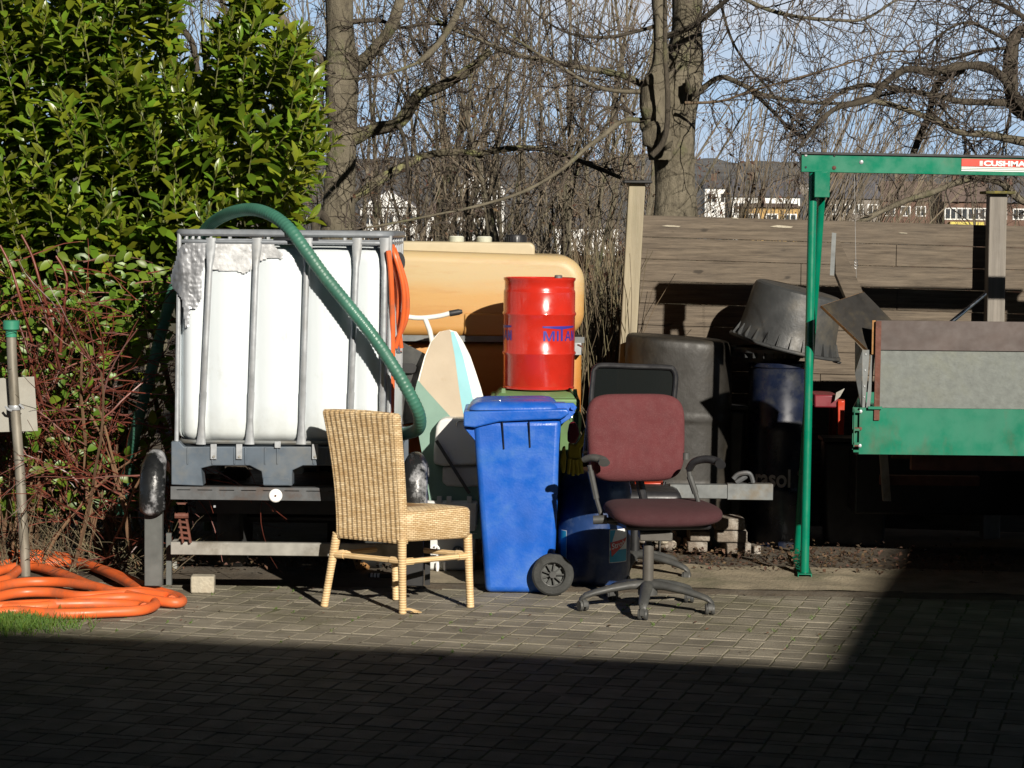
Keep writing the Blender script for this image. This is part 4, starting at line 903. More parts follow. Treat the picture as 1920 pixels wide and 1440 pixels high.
# ================================================================ TUBS, DRUMS BY THE FENCE
BY = 12.85; k = BY / F
t = thing('water_butt', 'big dusty black plastic butt standing behind the office chairs', 'water butt', (W(1280, 800, BY).x, BY+.28, 0), R(-8))
xa, xb_ = W(1172, 700, BY).x, W(1384, 700, BY).x; zt = W(1280, 630, BY).z; cx = (xa+xb_)/2
def butt(u, v):
    a = 2*math.pi*u; ca_, sa_ = math.cos(a), math.sin(a); p_ = 2.7
    q = (abs(ca_)**p_ + abs(sa_)**p_)**(-1/p_)
    prof = [(0, 1), (.5, .97), (.86, .95), (.90, 1.0), (1, 1.0)]
    z = v * zt
    r_ = 1 - .05*v
    if v > .94: e = (v-.94)/.06; r_ *= (1 - .10*e**3); z = zt*(.94 + .06*math.sin(e*math.pi/2))
    if .30 < v < .33 or .62 < v < .65: r_ *= 1.025
    return Vector((cx + ca_*q*r_*(xb_-xa)/2, BY+.28 + sa_*q*r_*.28, z - .10*(ca_*q*.5+.5)*.35*v))
b = MB(); b.grid(butt, 56, 60, True); n = len(b.v); b.f.append(tuple(range(n-56, n))); b.build('body', m_tub, t, ang=50)
xc, zc = W(1330, 640, BY).x, 0
# navy drum with lettering
DX, DY, DR = W(1462, 800, 13.08).x, 13.08, .172
t = thing('oil_drum', 'dark navy drum with pale lettering under the stacked tubs', 'drum', (DX, DY, 0))
ztop = W(1462, 682, DY-DR).z; pr = [(DR-.004, 0), (DR, .01), (DR, ztop*.33-.02), (DR+.006, ztop*.33), (DR, ztop*.33+.02), (DR, ztop*.66-.02), (DR+.006, ztop*.66), (DR, ztop*.66+.02), (DR, ztop-.03), (DR+.006, ztop-.022), (DR+.006, ztop), (DR-.004, ztop), (DR-.005, ztop-.012), (.01, ztop-.012)]
MB().lathe(pr, (DX, DY, 0), 40).build('body', m_navy, t)
b = MB(); zz = W(1462, 913, DY-DR).z
def oncyl(x, y, R_, cx_, cy_, z_): a = x / R_; return Vector((cx_ + math.sin(a)*R_, cy_ - math.cos(a)*R_, z_ + y))
put_text(b, 'rasol', lambda x, y: oncyl(x - .165, y, DR+.0015, DX, DY, zz), .135, off_=.003, sx=.80)
put_text(b, '®', lambda x, y: oncyl(x + .085, y + .058, DR+.0015, DX, DY, zz), .04)
b.build('lettering', m_txtgrey, t, ang=None)
# shallow upright tub on the drum
tx_ = W(1445, 660, 13.08).x; z0 = ztop + .001; z1 = W(1445, 652, 12.95).z
t = thing('mixing_tub', 'black tub standing upright on the navy drum with its wide rim showing', 'tub', (tx_, 13.1, z0))
MB().lathe([(.15, z0), (.155, z0+.004), (.185, z1-.03), (.225, z1-.028), (.232, z1-.01), (.228, z1), (.185, z1), (.16, z0+.02), (.01, z0+.018)], (tx_, 13.1, 0), 44).build('body', m_greyblk, t)
b = MB()
for i in range(24): a = i*math.pi/12; b.box((tx_+math.cos(a)*.20, 13.1+math.sin(a)*.20, z1-.04), (.05, .004, .03), RZ(a))
b.build('rib', m_greyblk, t)
# tilted upside-down tub
t = thing('upturned_tub', 'black ribbed rubber tub upside down and tilted on top of the stack', 'tub', (W(1470,650,13.05).x, 13.08, W(1470,650,13.05).z))
cb_ = W(1471, 650, 13.08); tilt = RY(R(13.0)) @ RX(R(4)); Hh = .325
MB().lathe([(.285, .018), (.305, .016), (.312, .006), (.308, 0), (.29, 0), (.275, .022), (.262, .12), (.246, Hh-.03), (.238, Hh-.01), (.222, Hh), (.01, Hh+.003)] , cb_, 64, tilt, cap=False).build('body', m_greyblk, t, ang=30)
b = MB()
for i in range(26):
    a = i*2*math.pi/26 + .1; d = Vector((math.cos(a), math.sin(a), 0)); s_ = Vector((-math.sin(a), math.cos(a), 0))*.003
    base = [d*.262, d*.302]; tp = [d*.232, d*.236]
    P = [d*.262 - s_ + Vector((0,0,.02)), d*.300 - s_ + Vector((0,0,.018)), d*.272 - s_ + Vector((0,0,.08)), d*.262 - s_ + Vector((0,0,.085))]
    P = [cb_ + tilt @ p for p in P]; b.prism(P, tilt @ (s_*2))
b.build('rib', m_greyblk, t)
MB().lathe([(.02, 0), (.026, .006), (.026, .012)], cb_ + tilt @ Vector((.29, -.05, -.016)), 10, tilt).build('handle_lug', m_greyblk, t)
# red machine stand
t = thing('red_stand', 'red enamelled metal stand with a dirty top, between the gantry leg and trailer', 'stand', (W(1560,900,13.1).x, 13.1, 0))
Y_ = 13.0
p0, p1 = W(1528, 752, Y_), W(1584, 752, Y_)
MB().bb(p0.x, p1.x-.03, Y_+.02, Y_+.35, W(1550,765,Y_).z, W(1550,741,Y_).z).build('deck', m_redg, t, bevel=.008)
MB().hexa([W(1571,815,Y_), W(1582,815,Y_), W(1582,815,Y_+.04), W(1571,815,Y_+.04)], [W(1571,752,Y_), W(1584,752,Y_), W(1584,748,Y_+.04), W(1571,748,Y_+.04)]).build('leg', m_redx, t, bevel=.004)
for dx in (0, .1): MB().bb(p0.x+dx*1.2, p0.x+.02+dx*1.2, Y_+.3, Y_+.32, 0, W(1550,764,Y_).z).build('leg', m_redx, t)
MB().bb(W(1573,815,Y_).x, W(1581,815,Y_).x, Y_+.28, Y_+.305, 0, W(1571,752,Y_).z-.02).build('leg', m_redx, t)
MB().hexa([W(1565,752,Y_-.02), W(1575,744,Y_-.02), W(1575,744,Y_), W(1565,752,Y_)], [W(1568,736,Y_-.02), W(1584,728,Y_-.02), W(1584,728,Y_), W(1568,736,Y_)]).build('bracket', m_bar, t)
# black blocks added in place of the deep shade between drum and trailer
Yb = 12.35
for (pa, pb, pt_, yy, nm, lab_) in ((1545, 1668, 828, 13.03, 'shade_block', 'black block added for the deep shade beneath the red stand'), (1300, 1398, 770, 13.08, 'shade_block', 'upright black block added for the dark gap between the butt and navy drum')):
    A, B_ = W(pa, 900, yy), W(pb, 900, yy); z_ = W(1500, pt_, yy).z
    t = thing(nm, lab_, 'shade block', ((A.x+B_.x)/2, yy+.2, 0)); MB().hexa([(A.x+.02,yy+.02,.0),(B_.x-.02,yy+.02,.0),(B_.x-.02,yy+.17,.0),(A.x+.02,yy+.17,.0)], [(A.x,yy,z_),(B_.x,yy,z_),(B_.x,yy+.19,z_),(A.x,yy+.19,z_)]).build('body', m_blackm, t, bevel=.02)
    MB().bb(A.x-.012, B_.x+.012, yy-.012, yy+.20, z_+.002, z_+.022).build('lid', m_blackm, t, bevel=.005)
# drawbar on bricks
Y_ = 12.05
t = thing('steel_drawbar', 'galvanised box section drawbar lying on stacked bricks behind the maroon chair', 'drawbar', (W(1340,925,Y_).x, Y_, W(1340,938,Y_).z))
b = MB(); xA, xB = W(1256, 925, Y_).x, W(1440, 925, Y_).x; zA, zB = W(1340, 935, Y_).z, W(1340, 909, Y_).z; b.bb(xA, xB, Y_, Y_+.06, zA, zB); b.build('beam', m_galvd, t, bevel=.003)
MB().bb(xA+.29, xA+.30+.22, Y_-.006, Y_+.066, zA-.004, zB+.006).build('sleeve', m_galvd, t, bevel=.002)
b = MB(); b.tube(cr([W(1375,898,Y_), W(1385,889,Y_), W(1405,888,Y_), W(1412,905,Y_)], 4), .012, 8); b.tube([W(1380,905,Y_+.02), W(1400,892,Y_+.02)], .014, 8); b.build('coupling', m_rim, t)
def brickstack(name, label, px, pyb, n, w_, d_, h_, rz=0):
    g0_ = G(px, pyb); t_ = []
    for j in range(n):
        b = MB(); c = g0_ + Vector((rnd.uniform(-.01, .01), d_/2 + rnd.uniform(-.01, .01), .045 + h_*(j+.5)))
        b.grid(lambda u, v: Vector((0,0,0)), 1, 1) if False else None
        b.box(c, (w_, d_, h_-.004), RZ(rz + rnd.uniform(-.08, .08)))
        tag(b.build(name, m_brick, bevel=.006), label[j], 'brick', 'bricks under the drawbar')
brickstack('brick', ['bottom brick of the narrow stack under the steel drawbar', 'middle brick of the narrow stack under the steel drawbar', 'top brick of the narrow stack under the steel drawbar'], 1308, 1052, 3, .105, .2, .058)
brickstack('brick', ['long low brick at the foot of the wider stack', ], 1383, 1055, 1, .13, .2, .06, .05)
b = MB()
for j, (px, lab) in enumerate(((1372, 'second brick up in the wider stack beside the gantry'), (1366, 'third brick up in the wider stack, in shade'))):
    c = G(px, 1055) + Vector((0, .1, .045 + .06 + .065*(j+.5))); tag(MB().box(c, (.16, .21, .06), RZ(.04*j)).build('brick', m_brick, bevel=.006), lab, 'brick', 'bricks under the drawbar')
tag(MB().box(G(1417, 1052) + Vector((0, .1, .05)), (.04, .1, .05), RZ(.3)).build('brick_fragment', m_brick, bevel=.006), 'small broken brick piece right of the wider stack', 'brick')
tag(MB().box(G(378, 1113) + Vector((0, .05, .041)), (.112, .105, .082), RZ(R(4))).build('stone_block', m_conc, bevel=.008), 'pale rough stone block on the paving before the flatbed', 'stone')
# pale rubble behind the chair column
def rock(c, s_, mat, name, label, cat, grp=None):
    b = MB(); sd_ = rnd.uniform(0, 99)
    b.grid(lambda u, v: Vector(c) + Vector((math.sin(math.pi*v)*math.cos(2*math.pi*u)*s_[0], math.sin(math.pi*v)*math.sin(2*math.pi*u)*s_[1], math.cos(math.pi*v)*s_[2])) * (1 + .5*noise.noise(Vector((math.cos(2*math.pi*u)*1.4+sd_, math.sin(2*math.pi*u)*1.4, v*3)))), 12, 8)
    return tag(b.build(name, mat, ang=30), label, cat, grp)
for i in range(16):
    px = rnd.uniform(1178, 1262); p = G(px, rnd.uniform(1036, 1052)); s_ = rnd.uniform(.02, .045); rock(p + Vector((0, 0, .05 + rnd.uniform(0, .09))), (s_*1.4, s_, s_*.7), m_conc if i % 3 else m_brick, 'rubble_stone', 'pale broken rubble piece heaped behind the office chair column', 'rubble', 'rubble behind the office chair')

# ================================================================ IBC TANK ON FLATBED TRAILER
IY = 11.08; k = IY / F
xl, xr = W(334, 700, IY).x, W(730, 700, IY).x; zp1, zp0 = W(530, 835, IY).z, W(530, 911, IY).z; ztop = W(530, 440, IY).z; DEP = 1.18
t = thing('intermediate_bulk_container', 'white caged bulk water container on a grey plastic pallet', 'water container', ((xl+xr)/2, IY + DEP/2, zp0))
bars_b = [377, 468, 565, 655, 716]; bars_t = [396, 482, 577, 670, 722]
cx, cy = (xl+xr)/2, IY + DEP/2; wx_, wy_ = (xr-xl)/2 - .006, DEP/2 - .026
zq0, zq1 = zp1 - .005, ztop - .045
barx = [(W(a, 700, IY).x + W(c, 700, IY).x)/2 for a, c in zip(bars_b, bars_t)]
def shp(u, v):
    s_ = u * 4; side = int(s_) % 4; f = s_ - int(s_); a = (f - .5) * 2
    # rounded rectangle by sides
    rr = .055; z = lerp(zq0, zq1, v); e = 1.0
    if v < .06: e = (v/.06); e = 1 - (1-e)**2
    if v > .93: e = ((1-v)/.07); e = 1 - (1-e)**2
    ins = (1-e) * .06
    def corner(a): return 1 - math.sqrt(max(0, 1 - max(0, (abs(a)-.89)/.11)**2))
    if side == 0: X, Y_ = a*wx_, -wy_ + corner(a)*rr
    elif side == 1: X, Y_ = wx_ - corner(a)*rr, a*wy_
    elif side == 2: X, Y_ = -a*wx_, wy_ - corner(a)*rr
    else: X, Y_ = -wx_ + corner(a)*rr, -a*wy_
    # bulges between the cage bars
    bl = 0
    if side in (0, 2) and abs(a) < .97:
        d = min(abs(cx + X - q) for q in barx + [xl+.0, xr-.0]); bl = .026 * min(1, (d/.07))**.6 - .006
    if side in (1, 3): bl = .02 * abs(math.sin(a*math.pi*2.5))**.5
    bl *= min(1, e*1.2) * (1 if v > .05 else v/.05)
    if side == 0: Y_ -= bl
    elif side == 2: Y_ += bl
    elif side == 1: X += bl
    else: X -= bl
    q = 1 - ins/ wx_
    return Vector((cx + X*q, cy + Y_*q, z))
b = MB(); b.grid(shp, 220, 46, True); n = len(b.v); b.f.append(tuple(range(n-220, n))); b.f.append(tuple(range(219, -1, -1)))
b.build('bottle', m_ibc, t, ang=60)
MB().lathe([(.11, 0), (.11, .03), (.10, .04)], (cx, cy, zq1-.002), 24).build('lid', m_black, t)
# cage
def rloop(z, w_, d_, r_): return [Vector((cx+x, cy+y, z)) for x, y in rrect(w_, d_, r_, 6)]
b = MB(); b.tube(rloop(ztop+.005, xr-xl+.005, DEP+.01, .07), .0165, 10, closed=True); b.build('top_rail', m_galvr, t)
b = MB(); b.tube(rloop(ztop-.036, xr-xl-.005, DEP, .07), .010, 8, closed=True); b.build('second_rail', m_galvr, t)
b = MB(); b.tube(rloop(zp1+.012, xr-xl-.01, DEP-.01, .07), .010, 8, closed=True); b.build('bottom_rail', m_galvd, t)
for pb, pt_ in zip(bars_b, bars_t):
    B, T = W(pb, 833, IY), W(pt_, 452, IY); B.y = T.y = IY - .006
    b = MB(); pts = [T + Vector((0,0,.015))] + [T.lerp(B, f) for f in (.03, .09, .13, .30, .5, .74, .745, .88, .95)] + [B]
    rs = [.023, .023, .018, .0135, .0135, .0135, .0135, .0155, .0135, .018, .023]; vs = []
    for p, q in zip(pts, rs):
        dep = .0105 if q < .015 else .006
        for c, s_ in [(math.cos(a), math.sin(a)) for a in [i*math.pi/5 for i in range(10)]]: vs.append(p + Vector((c*q, s_*dep, 0)))
    nn = len(pts); b.add(vs, [(i*10+j, (i+1)*10+j, (i+1)*10+(j+1)%10, i*10+(j+1)%10) for i in range(nn-1) for j in range(10)])
    b.build('cage_bar', m_galv, t, ang=80)
for xx in (xl+.002, xr-.002):
    for j in range(6):
        yy = IY + .02 + j*(DEP-.04)/5; MB().tube([(xx - (.012 if xx < cx else .0) + (.03 if xx < cx else 0)*0, yy, zp1-.02), (xx, yy, ztop)], .0105, 8).build('cage_bar', m_galv, t)
for f in (.1, .3, .5, .7, .9):
    xx = lerp(xl, xr, f); MB().tube([(xx, IY+DEP+.002, zp1), (xx, IY+DEP+.002, ztop)], .0105, 6).build('cage_bar', m_galv, t)
# pallet
px0, px1 = W(321, 880, IY).x, W(746, 880, IY).x; Yp = IY - .02
pal = [(321,828),(336,828),(345,838),(746,838),(746,911),(690,911),(676,878),(640,873),(568,873),(548,882),(548,911),(494,911),(490,884),(468,873),(398,873),(377,878),(381,911),(321,909)]
P = [W(a, c, Yp) for a, c in pal]
for yy in (0, DEP/2-.05, DEP-.06):
    MB().prism([p + Vector((0, yy, 0)) for p in P], (0, .10, 0)).build('pallet_runner', m_gpl, t, bevel=.004)
MB().bb(px0+.005, px1-.005, Yp+.001, Yp+DEP+.03, zp1-.05, zp1-.012).build('pallet_deck', m_gpl, t)
b = MB()
for a in (352, 398, 440, 460, 497, 520, 588, 612, 640): p = W(a, 855, Yp); b.bb(p.x-.004, p.x+.004, Yp-.005, Yp+.001, p.z-.038, p.z+.04)
b.bb(W(497,0,Yp).x, W(546,0,Yp).x, Yp-.004, Yp+.001, W(0,904,Yp).z, W(0,890,Yp).z)
b.build('pallet_rib', m_gpl, t, bevel=.002)
for a in (401, 449, 591, 521):
    p = W(a, 848, Yp); MB().box(p + Vector((0, -.011, .004 if a != 521 else .036)), (.028, .004, .07 if a != 521 else .03)).build('clamp', m_galv, t, bevel=.001)
    if a != 521: MB().lathe([(.006,0),(.006,.006)], W(a, 856, Yp-.013), 8, RX(R(90))).build('bolt', m_bar, t)
# crumpled foil tape
def foil(poly, name, label, yoff=-.008, amp=.004, sid=False):
    xs = [p[0] for p in poly]; ys = [p[1] for p in poly]; s_ = 2.4; nx = int((max(xs)-min(xs))/s_)+2; ny = int((max(ys)-min(ys))/s_)+2
    b = MB(); idx = {}
    for j in range(ny):
        for i in range(nx):
            px, py = min(xs)+i*s_, min(ys)+j*s_
            if inpoly(px, py, poly) and inpoly(px+s_, py+s_, poly):
                q = []
                for a, c in ((i,j),(i,j+1),(i+1,j+1),(i+1,j)):
                    if (a, c) not in idx:
                        x_, y_ = min(xs)+a*s_, min(ys)+c*s_; n1 = noise.noise(Vector((x_*.09, y_*.035, 1))); n2 = abs(noise.noise(Vector((x_*.22, y_*.12, 7)))); n3 = abs(noise.noise(Vector((x_*.4, y_*.5, 2))))
                        base = IY + yoff + (max(0, (345-x_))/30)**2*.05
                        idx[(a, c)] = len(b.v); b.v.append(W(x_, y_, base - amp*(n1*.6 + n2*1.3 + n3*.6) ))
                    q.append(idx[(a, c)])
                b.f.append(tuple(q))
    o = b.build(name, m_foil if yoff < -.004 else m_film, t, ang=180); o['label'] = label; return o
foil([(336,462),(345,456),(388,456),(384,500),(380,512),(379,560),(371,578),(358,580),(355,612),(346,616),(344,590),(340,560),(330,545),(322,538),(318,520),(330,480)], 'foil_patch', 'ragged silver foil tape hanging at the top left corner')
foil([(398,455),(474,455),(474,505),(460,514),(440,508),(420,510),(398,505)], 'foil_patch', 'silver foil tape between the first bars', -.002, .0022)
foil([(488,455),(512,456),(520,468),(533,476),(531,487),(510,484),(488,490)], 'foil_patch', 'small silver foil scrap right of the second bar', -.002, .0025)

# flatbed trailer
t = thing('flatbed_trailer', 'low rusty flatbed trailer seen from behind carrying the bulk container', 'trailer', (cx, 11.7, 0))
Yr = IY - .005
xa, xb_ = W(320, 925, Yr).x, W(748, 925, Yr).x
def slotted():
    b = MB(); za, zb_ = W(500, 938, Yr).z, W(500, 914, Yr).z; zm0, zm1 = zb_ - .013-.004, zb_ - .013
    b.bb(xa, xb_, Yr, Yr+.004, za, zm0); b.bb(xa, xb_, Yr, Yr+.004, zm1, zb_); xs_ = [xa] + [W(p, 925, Yr).x for p in (331,357,370,398,411,439,452,480,493,520,533,561,574,602,615,643,656,684,697,725)] + [xb_]
    for i in range(0, len(xs_), 2): b.bb(xs_[i], xs_[i+1], Yr+.0005, Yr+.0035, zm0, zm1)
    b.bb(xa, xb_, Yr+.004, Yr+.05, za, za+.004); b.bb(xa, xb_, Yr+.004, Yr+.05, zb_-.004, zb_); return b
slotted().build('rear_rail', m_rim, t)
pr_ = W(517, 929, Yr); rf = MB().lathe([(.031, 0), (.031, .008), (.026, .012), (.01, .012)], pr_ + Vector((0, -.001, 0)), 28, RX(R(90))).build('reflector', m_txtwhite, t); MB().lathe([(.005,0),(.005,.004)], pr_ + Vector((0,-.012,0)), 8, RX(R(90))).build('screw', m_rust, rf)
MB().bb(W(320,0,Yr).x, xb_, Yr+.02, Yr+.06, W(500,1043,Yr).z, W(500,1019,Yr).z).build('lower_bar', m_bar, t, bevel=.003)
for xx in (xa+.02, xb_-.06): MB().bb(xx, xx+.04, Yr+.05, IY+DEP+.3, W(500,938,Yr).z, W(500,915,Yr).z-.004).build('side_rail', m_rim, t)
MB().bb(xa+.02, xb_-.02, Yr+.75, IY+DEP+.2, W(500,1000,Yr).z, W(500,940,Yr).z-.003).build('underbody_dark_fill', m_blackm, t)  # black filler box giving the shade in the gap below the bed
MB().bb(cx-.04, cx+.04, IY+DEP+.2, IY+DEP+1.2, .42, .49).build('drawbar', m_rim, t)
b = MB()
for yy in (0, .02): b.box(W(332, 957, Yr-.005) + Vector((0, 0, 0)), (.006, .02, .07)); b.box(W(350, 957, Yr-.005), (.006, .02, .07))
b.box(W(341, 944, Yr-.005), (.05, .018, .008)); b.tube([W(328, 967, Yr-.01), W(353, 967, Yr-.01)], .014, 8)
for j, py in enumerate((978, 988, 998, 1008)): b.tube([W(334+j, py, Yr+.0), W(350+j*1.5, py+2, Yr+.0)], .0065, 6)
b.tube([W(336, 970, Yr), W(343, 1018, Yr)], .006, 6); b.tube([W(349, 970, Yr), W(357, 1018, Yr)], .007, 6)
b.build('latch', m_rust, t)
MB().bb(W(400,0,Yr).x, W(404,0,Yr).x, Yr+.055, Yr+.06, W(0,950,Yr).z, W(0,946,Yr).z).build('rivet', m_galv, t)
WY = 11.17
for sgn, pxc in ((-1, 289), (1, 777)):
    xc = W(pxc, 1095, 11.12).x; zl_ = W(pxc, 1098, 11.1).z; wc = Vector((xc, WY, .49))
    b = MB(); w_ = .058
    def guard(u, v, wc=wc):
        a = lerp(R(205), R(30), v); q = (u-.5)*2; r_ = .205 - .05*abs(q)**2.6
        z_ = math.sin(a)*r_; y_ = math.cos(a)*r_*.75
        return wc + Vector((q*w_*(1 - .10*abs(math.sin(a))**6), y_, z_ if z_ > 0 else z_*1.0))
    b.grid(guard, 14, 36); o = b.build('mudguard', m_guard, t, ang=180, solid=.006); o['label'] = 'black mudguard with flaking white paint'
    MB().bb(xc-.040, xc+.042, WY-.09, WY-.04, zl_, .47).build('support_leg', m_tyregrey if sgn < 0 else m_blackm, t, bevel=.004)
    MB().bb(xc+.046, xc+.070, WY+.02, WY+.05, zl_-.01, .30).build('support_leg', m_tyregrey if sgn < 0 else m_blackm, t)
    wx2 = xc - sgn*.26; wc = Vector((wx2, 12.15, .26))
    wh = MB().lathe([(.15,-.06),(.24,-.065),(.26,-.045),(.26,.045),(.24,.065),(.15,.06)], wc, 32, RY(R(90))).build('wheel', m_tyre, t)
    MB().lathe([(.02,-.04),(.145,-.05),(.15,0),(.145,.05),(.02,.04)], wc, 20, RY(R(90))).build('rim', m_rim, wh)
MB().tube([(W(330,0,11.74).x, 12.15, .26), (W(737,0,11.74).x, 12.15, .26)], .022, 10).build('axle', m_blackm, t)
MB().bb(W(312,0,11.74).x, W(320,0,11.74).x, 11.98, 12.04, .0, W(0, 1020, 11.78).z).build('prop_stand', m_bar, t)

# ================================================================ HOSES
def corrug(pts, r, pitch=.020, amp=.0020, n=14, f0=0, f1=1):
    P = cr(pts, 10); out_ = [P[0]]; 
    # resample evenly
    acc = 0; step = pitch/3
    for i in range(1, len(P)):
        seg = P[i]-P[i-1]; l_ = seg.length; 
        while acc + l_ >= step:
            t_ = (step-acc)/l_; q = out_[-1] if False else P[i-1] + seg*t_; out_.append(q); P[i-1] = q; seg = P[i]-P[i-1]; l_ = seg.length; acc = 0
        acc += l_
    rs = []
    for i in range(len(out_)): rs.append(r + amp*(.5 if i % 3 == 0 else (-1 if i % 3 == 1 else .3)))
    return out_, rs
hp = [W(225,960,12.2), W(240,890,12.1), W(256,800,12.0), W(285,690,12.05), W(320,560,12.1), W(352,470,12.05), W(378,440,11.9), W(402,415,11.75), W(436,398,11.5), W(475,393,11.3), W(512,405,11.16), W(545,432,11.06), W(575,472,11.02), W(610,520,11.00), W(655,575,10.98), W(695,625,10.97), W(732,678,10.95), W(765,733,10.96), W(785,775,11.0), W(785,802,11.1), W(765,812,11.3), W(735,818,11.55)]
pts, rs = corrug(hp, .0295); b = MB(); b.tube(pts, rs, 16); tag(b.build('suction_hose', m_hoseg, ang=180), 'thick ribbed green hose arching over the white container', 'hose')
t = thing('hose_bundle', 'loops of orange hose hung on the right side of the white container', 'hose', W(742, 760, 11.35)[:3])
b = MB()
for (a, c, d, e, yo) in ((737,756,742,738,.0), (731,748,752,741,.04), (740,762,735,728,.08)):
    q = [W(a-4, 462, 11.15+yo), W(a+4, 480, 11.1+yo), W(c, 540, 11.12+yo), W(c-1, 600, 11.15+yo), W(d, 652, 11.18+yo)]
    b.tube(cr(q, 8), .0115, 10)
q = [W(728,470,11.05), W(733,520,11.06), W(736,620,11.1), W(735,720,11.12), W(733,830,11.15)]; b.tube(cr(q, 8), .0125, 10)
q = [W(733,460,11.2), W(742,480,11.2), W(744,560,11.2), W(750,600,11.2)]; b.tube(cr(q, 8), .0115, 10); b.build('hose', m_hoseo, t)
MB().tube([W(745,650,11.2), W(747,662,11.2)], .011, 10).tube([W(745,662,11.2), W(754,660,11.2)], .005, 6).build('coupling', m_chrome, t)
MB().lathe([(.05,-.004),(.05,.004)], W(748,492,11.6), 24, RX(R(90)), sx=.6, sy=1).build('cap', m_black, t)
# orange coil on the ground
b = MB(); hr = .0255
def gp(px, py, h=0): p = G(px, py); p.z = hr + h*.3 + .003; return p
loops = [
 [(-60,1085,0),(60,1066,.05),(150,1075,.07),(220,1096,.06),(280,1118,.03),(335,1132,0),(330,1142,.0),(240,1137,.04),(150,1143,.03),(60,1152,.01),(-60,1150,0)],
 [(-60,1062,.03),(40,1060,.09),(110,1064,.10),(175,1082,.08),(230,1105,.06),(262,1122,.02)],
 [(-60,1100,0),(40,1078,.05),(110,1092,.06),(170,1115,.05),(230,1130,.04),(290,1140,0),(270,1155,0),(200,1160,0),(110,1163,0),(30,1158,0),(-60,1166,0)],
 [(-60,1130,.0),(20,1112,.05),(100,1108,.05),(170,1118,.07),(220,1128,.05),(270,1127,.05),(320,1134,.02),(322,1140,.02)],
 [(-60,1148,.0),(20,1130,.04),(90,1128,.05),(160,1136,.05),(250,1130,.06),(310,1134,.03)],
 [(-60,1112,.03),(10,1100,.02),(40,1080,.03),(90,1072,.05),(150,1074,.05),(210,1090,.03)],
 [(-60,1155,.0),(40,1150,.03),(120,1148,.03),(200,1146,.02),(262,1148,0),(270,1152,0)]]
for lp in loops: b.tube(cr([gp(*q) for q in lp], 8), hr*.92, 12)
tag(b.build('orange_hose_coil', m_hoseo), 'big untidy coil of thick orange hose lying on the ground at the left', 'hose')

# ================================================================ POST WITH PLATE
PY = 11.75
t = thing('pipe_post', 'mottled galvanised pipe post with green cap in front of the red twigs', 'post', G(47, 1092)[:2] + (0,))
pts = [W(21,628,PY), W(24,700,PY), W(31,800,PY), W(37,880,PY), W(42,970,PY), W(47,1050,PY), W(48,1085,PY)]; b = MB(); b.tube(cr(pts, 5), .0245, 20); b.build('pipe', m_post, t)
q = W(21, 628, PY); MB().lathe([(.027,-.01),(.028,.02),(.040,.028),(.041,.068),(.034,.072)], q, 24).build('cap', m_capg, t)
q = W(28, 764, PY-.0); MB().lathe([(.030,-.012),(.031,-.010),(.031,.010),(.030,.012)], q, 24, cap=False).build('clamp', m_galv, t)
MB().tube([W(10,762,PY-.03), W(16,768,PY-.035), W(22,770,PY-.03)], .006, 6).build('clamp_bolt', m_galv, t)
MB().tube([W(36,758,PY-.03), W(45,766,PY-.03)], .006, 6).build('clamp_bolt', m_galv, t)
b = MB(); b.prism([W(-60,712,PY+.04), W(64,706,PY+.05), W(71,808,PY+.05), W(-60,812,PY+.04)], (0, .003, 0)); tag(b.build('sign_plate', m_sign, bevel=.001), 'blank grey back of a sign plate fixed behind the pipe post', 'sign')
b = MB()
for _ in range(1500):
    px = abs(rnd.gauss(0, 62)) + rnd.uniform(-30, 12); py = rnd.gauss(1170, 8 if rnd.random() < .8 else 14); 
    if py > 1196 or py < 1148: continue
    p = G(px, py); p.z = 0; hh_ = rnd.uniform(.02, .055); d = Vector((rnd.uniform(-.6,.6), rnd.uniform(-.6,.6), 1)).normalized(); s_ = Vector((.0022, 0, 0)); q = p + d*hh_; b.add([p-s_, p+s_, q+s_*.3+Vector((d.x*.01,0,0)), q-s_*.3+Vector((d.x*.01,0,0))], [(0,1,2,3)])
tag(b.build('grass_tuft', m_grass, ang=None), 'patch of short bright grass beside the hose coil', 'grass', None, 'stuff')
b = MB()   # leaf litter along the soil edge
for _ in range(1700):
    px = rnd.choice((rnd.uniform(200, 760), rnd.uniform(1180, 1640), rnd.uniform(1300, 1900))); x = W(px, 1060, 12.3).x; y = pave_edge(x) + abs(rnd.gauss(.42, .28)) + (.42 if px > 1180 else 0)
    c = Vector((x, y, .04 + rnd.uniform(0, .045))); s2 = rnd.uniform(.007, .018); u_ = Vector((rnd.uniform(-1,1), rnd.uniform(-1,1), rnd.uniform(-.5,.5))).normalized(); v_ = u_.cross(Vector((rnd.uniform(-.5,.5), rnd.uniform(-.5,.5), 1))).normalized()
    b.add([c-u_*s2, c+v_*s2*.55+Vector((0,0,.006)), c+u_*s2, c-v_*s2*.55], [(0,1,2,3)])
tag(b.build('leaf_litter', m_litter, ang=None), 'brown dead leaves and wood chips along the soil edge', 'leaf litter', None, 'stuff')

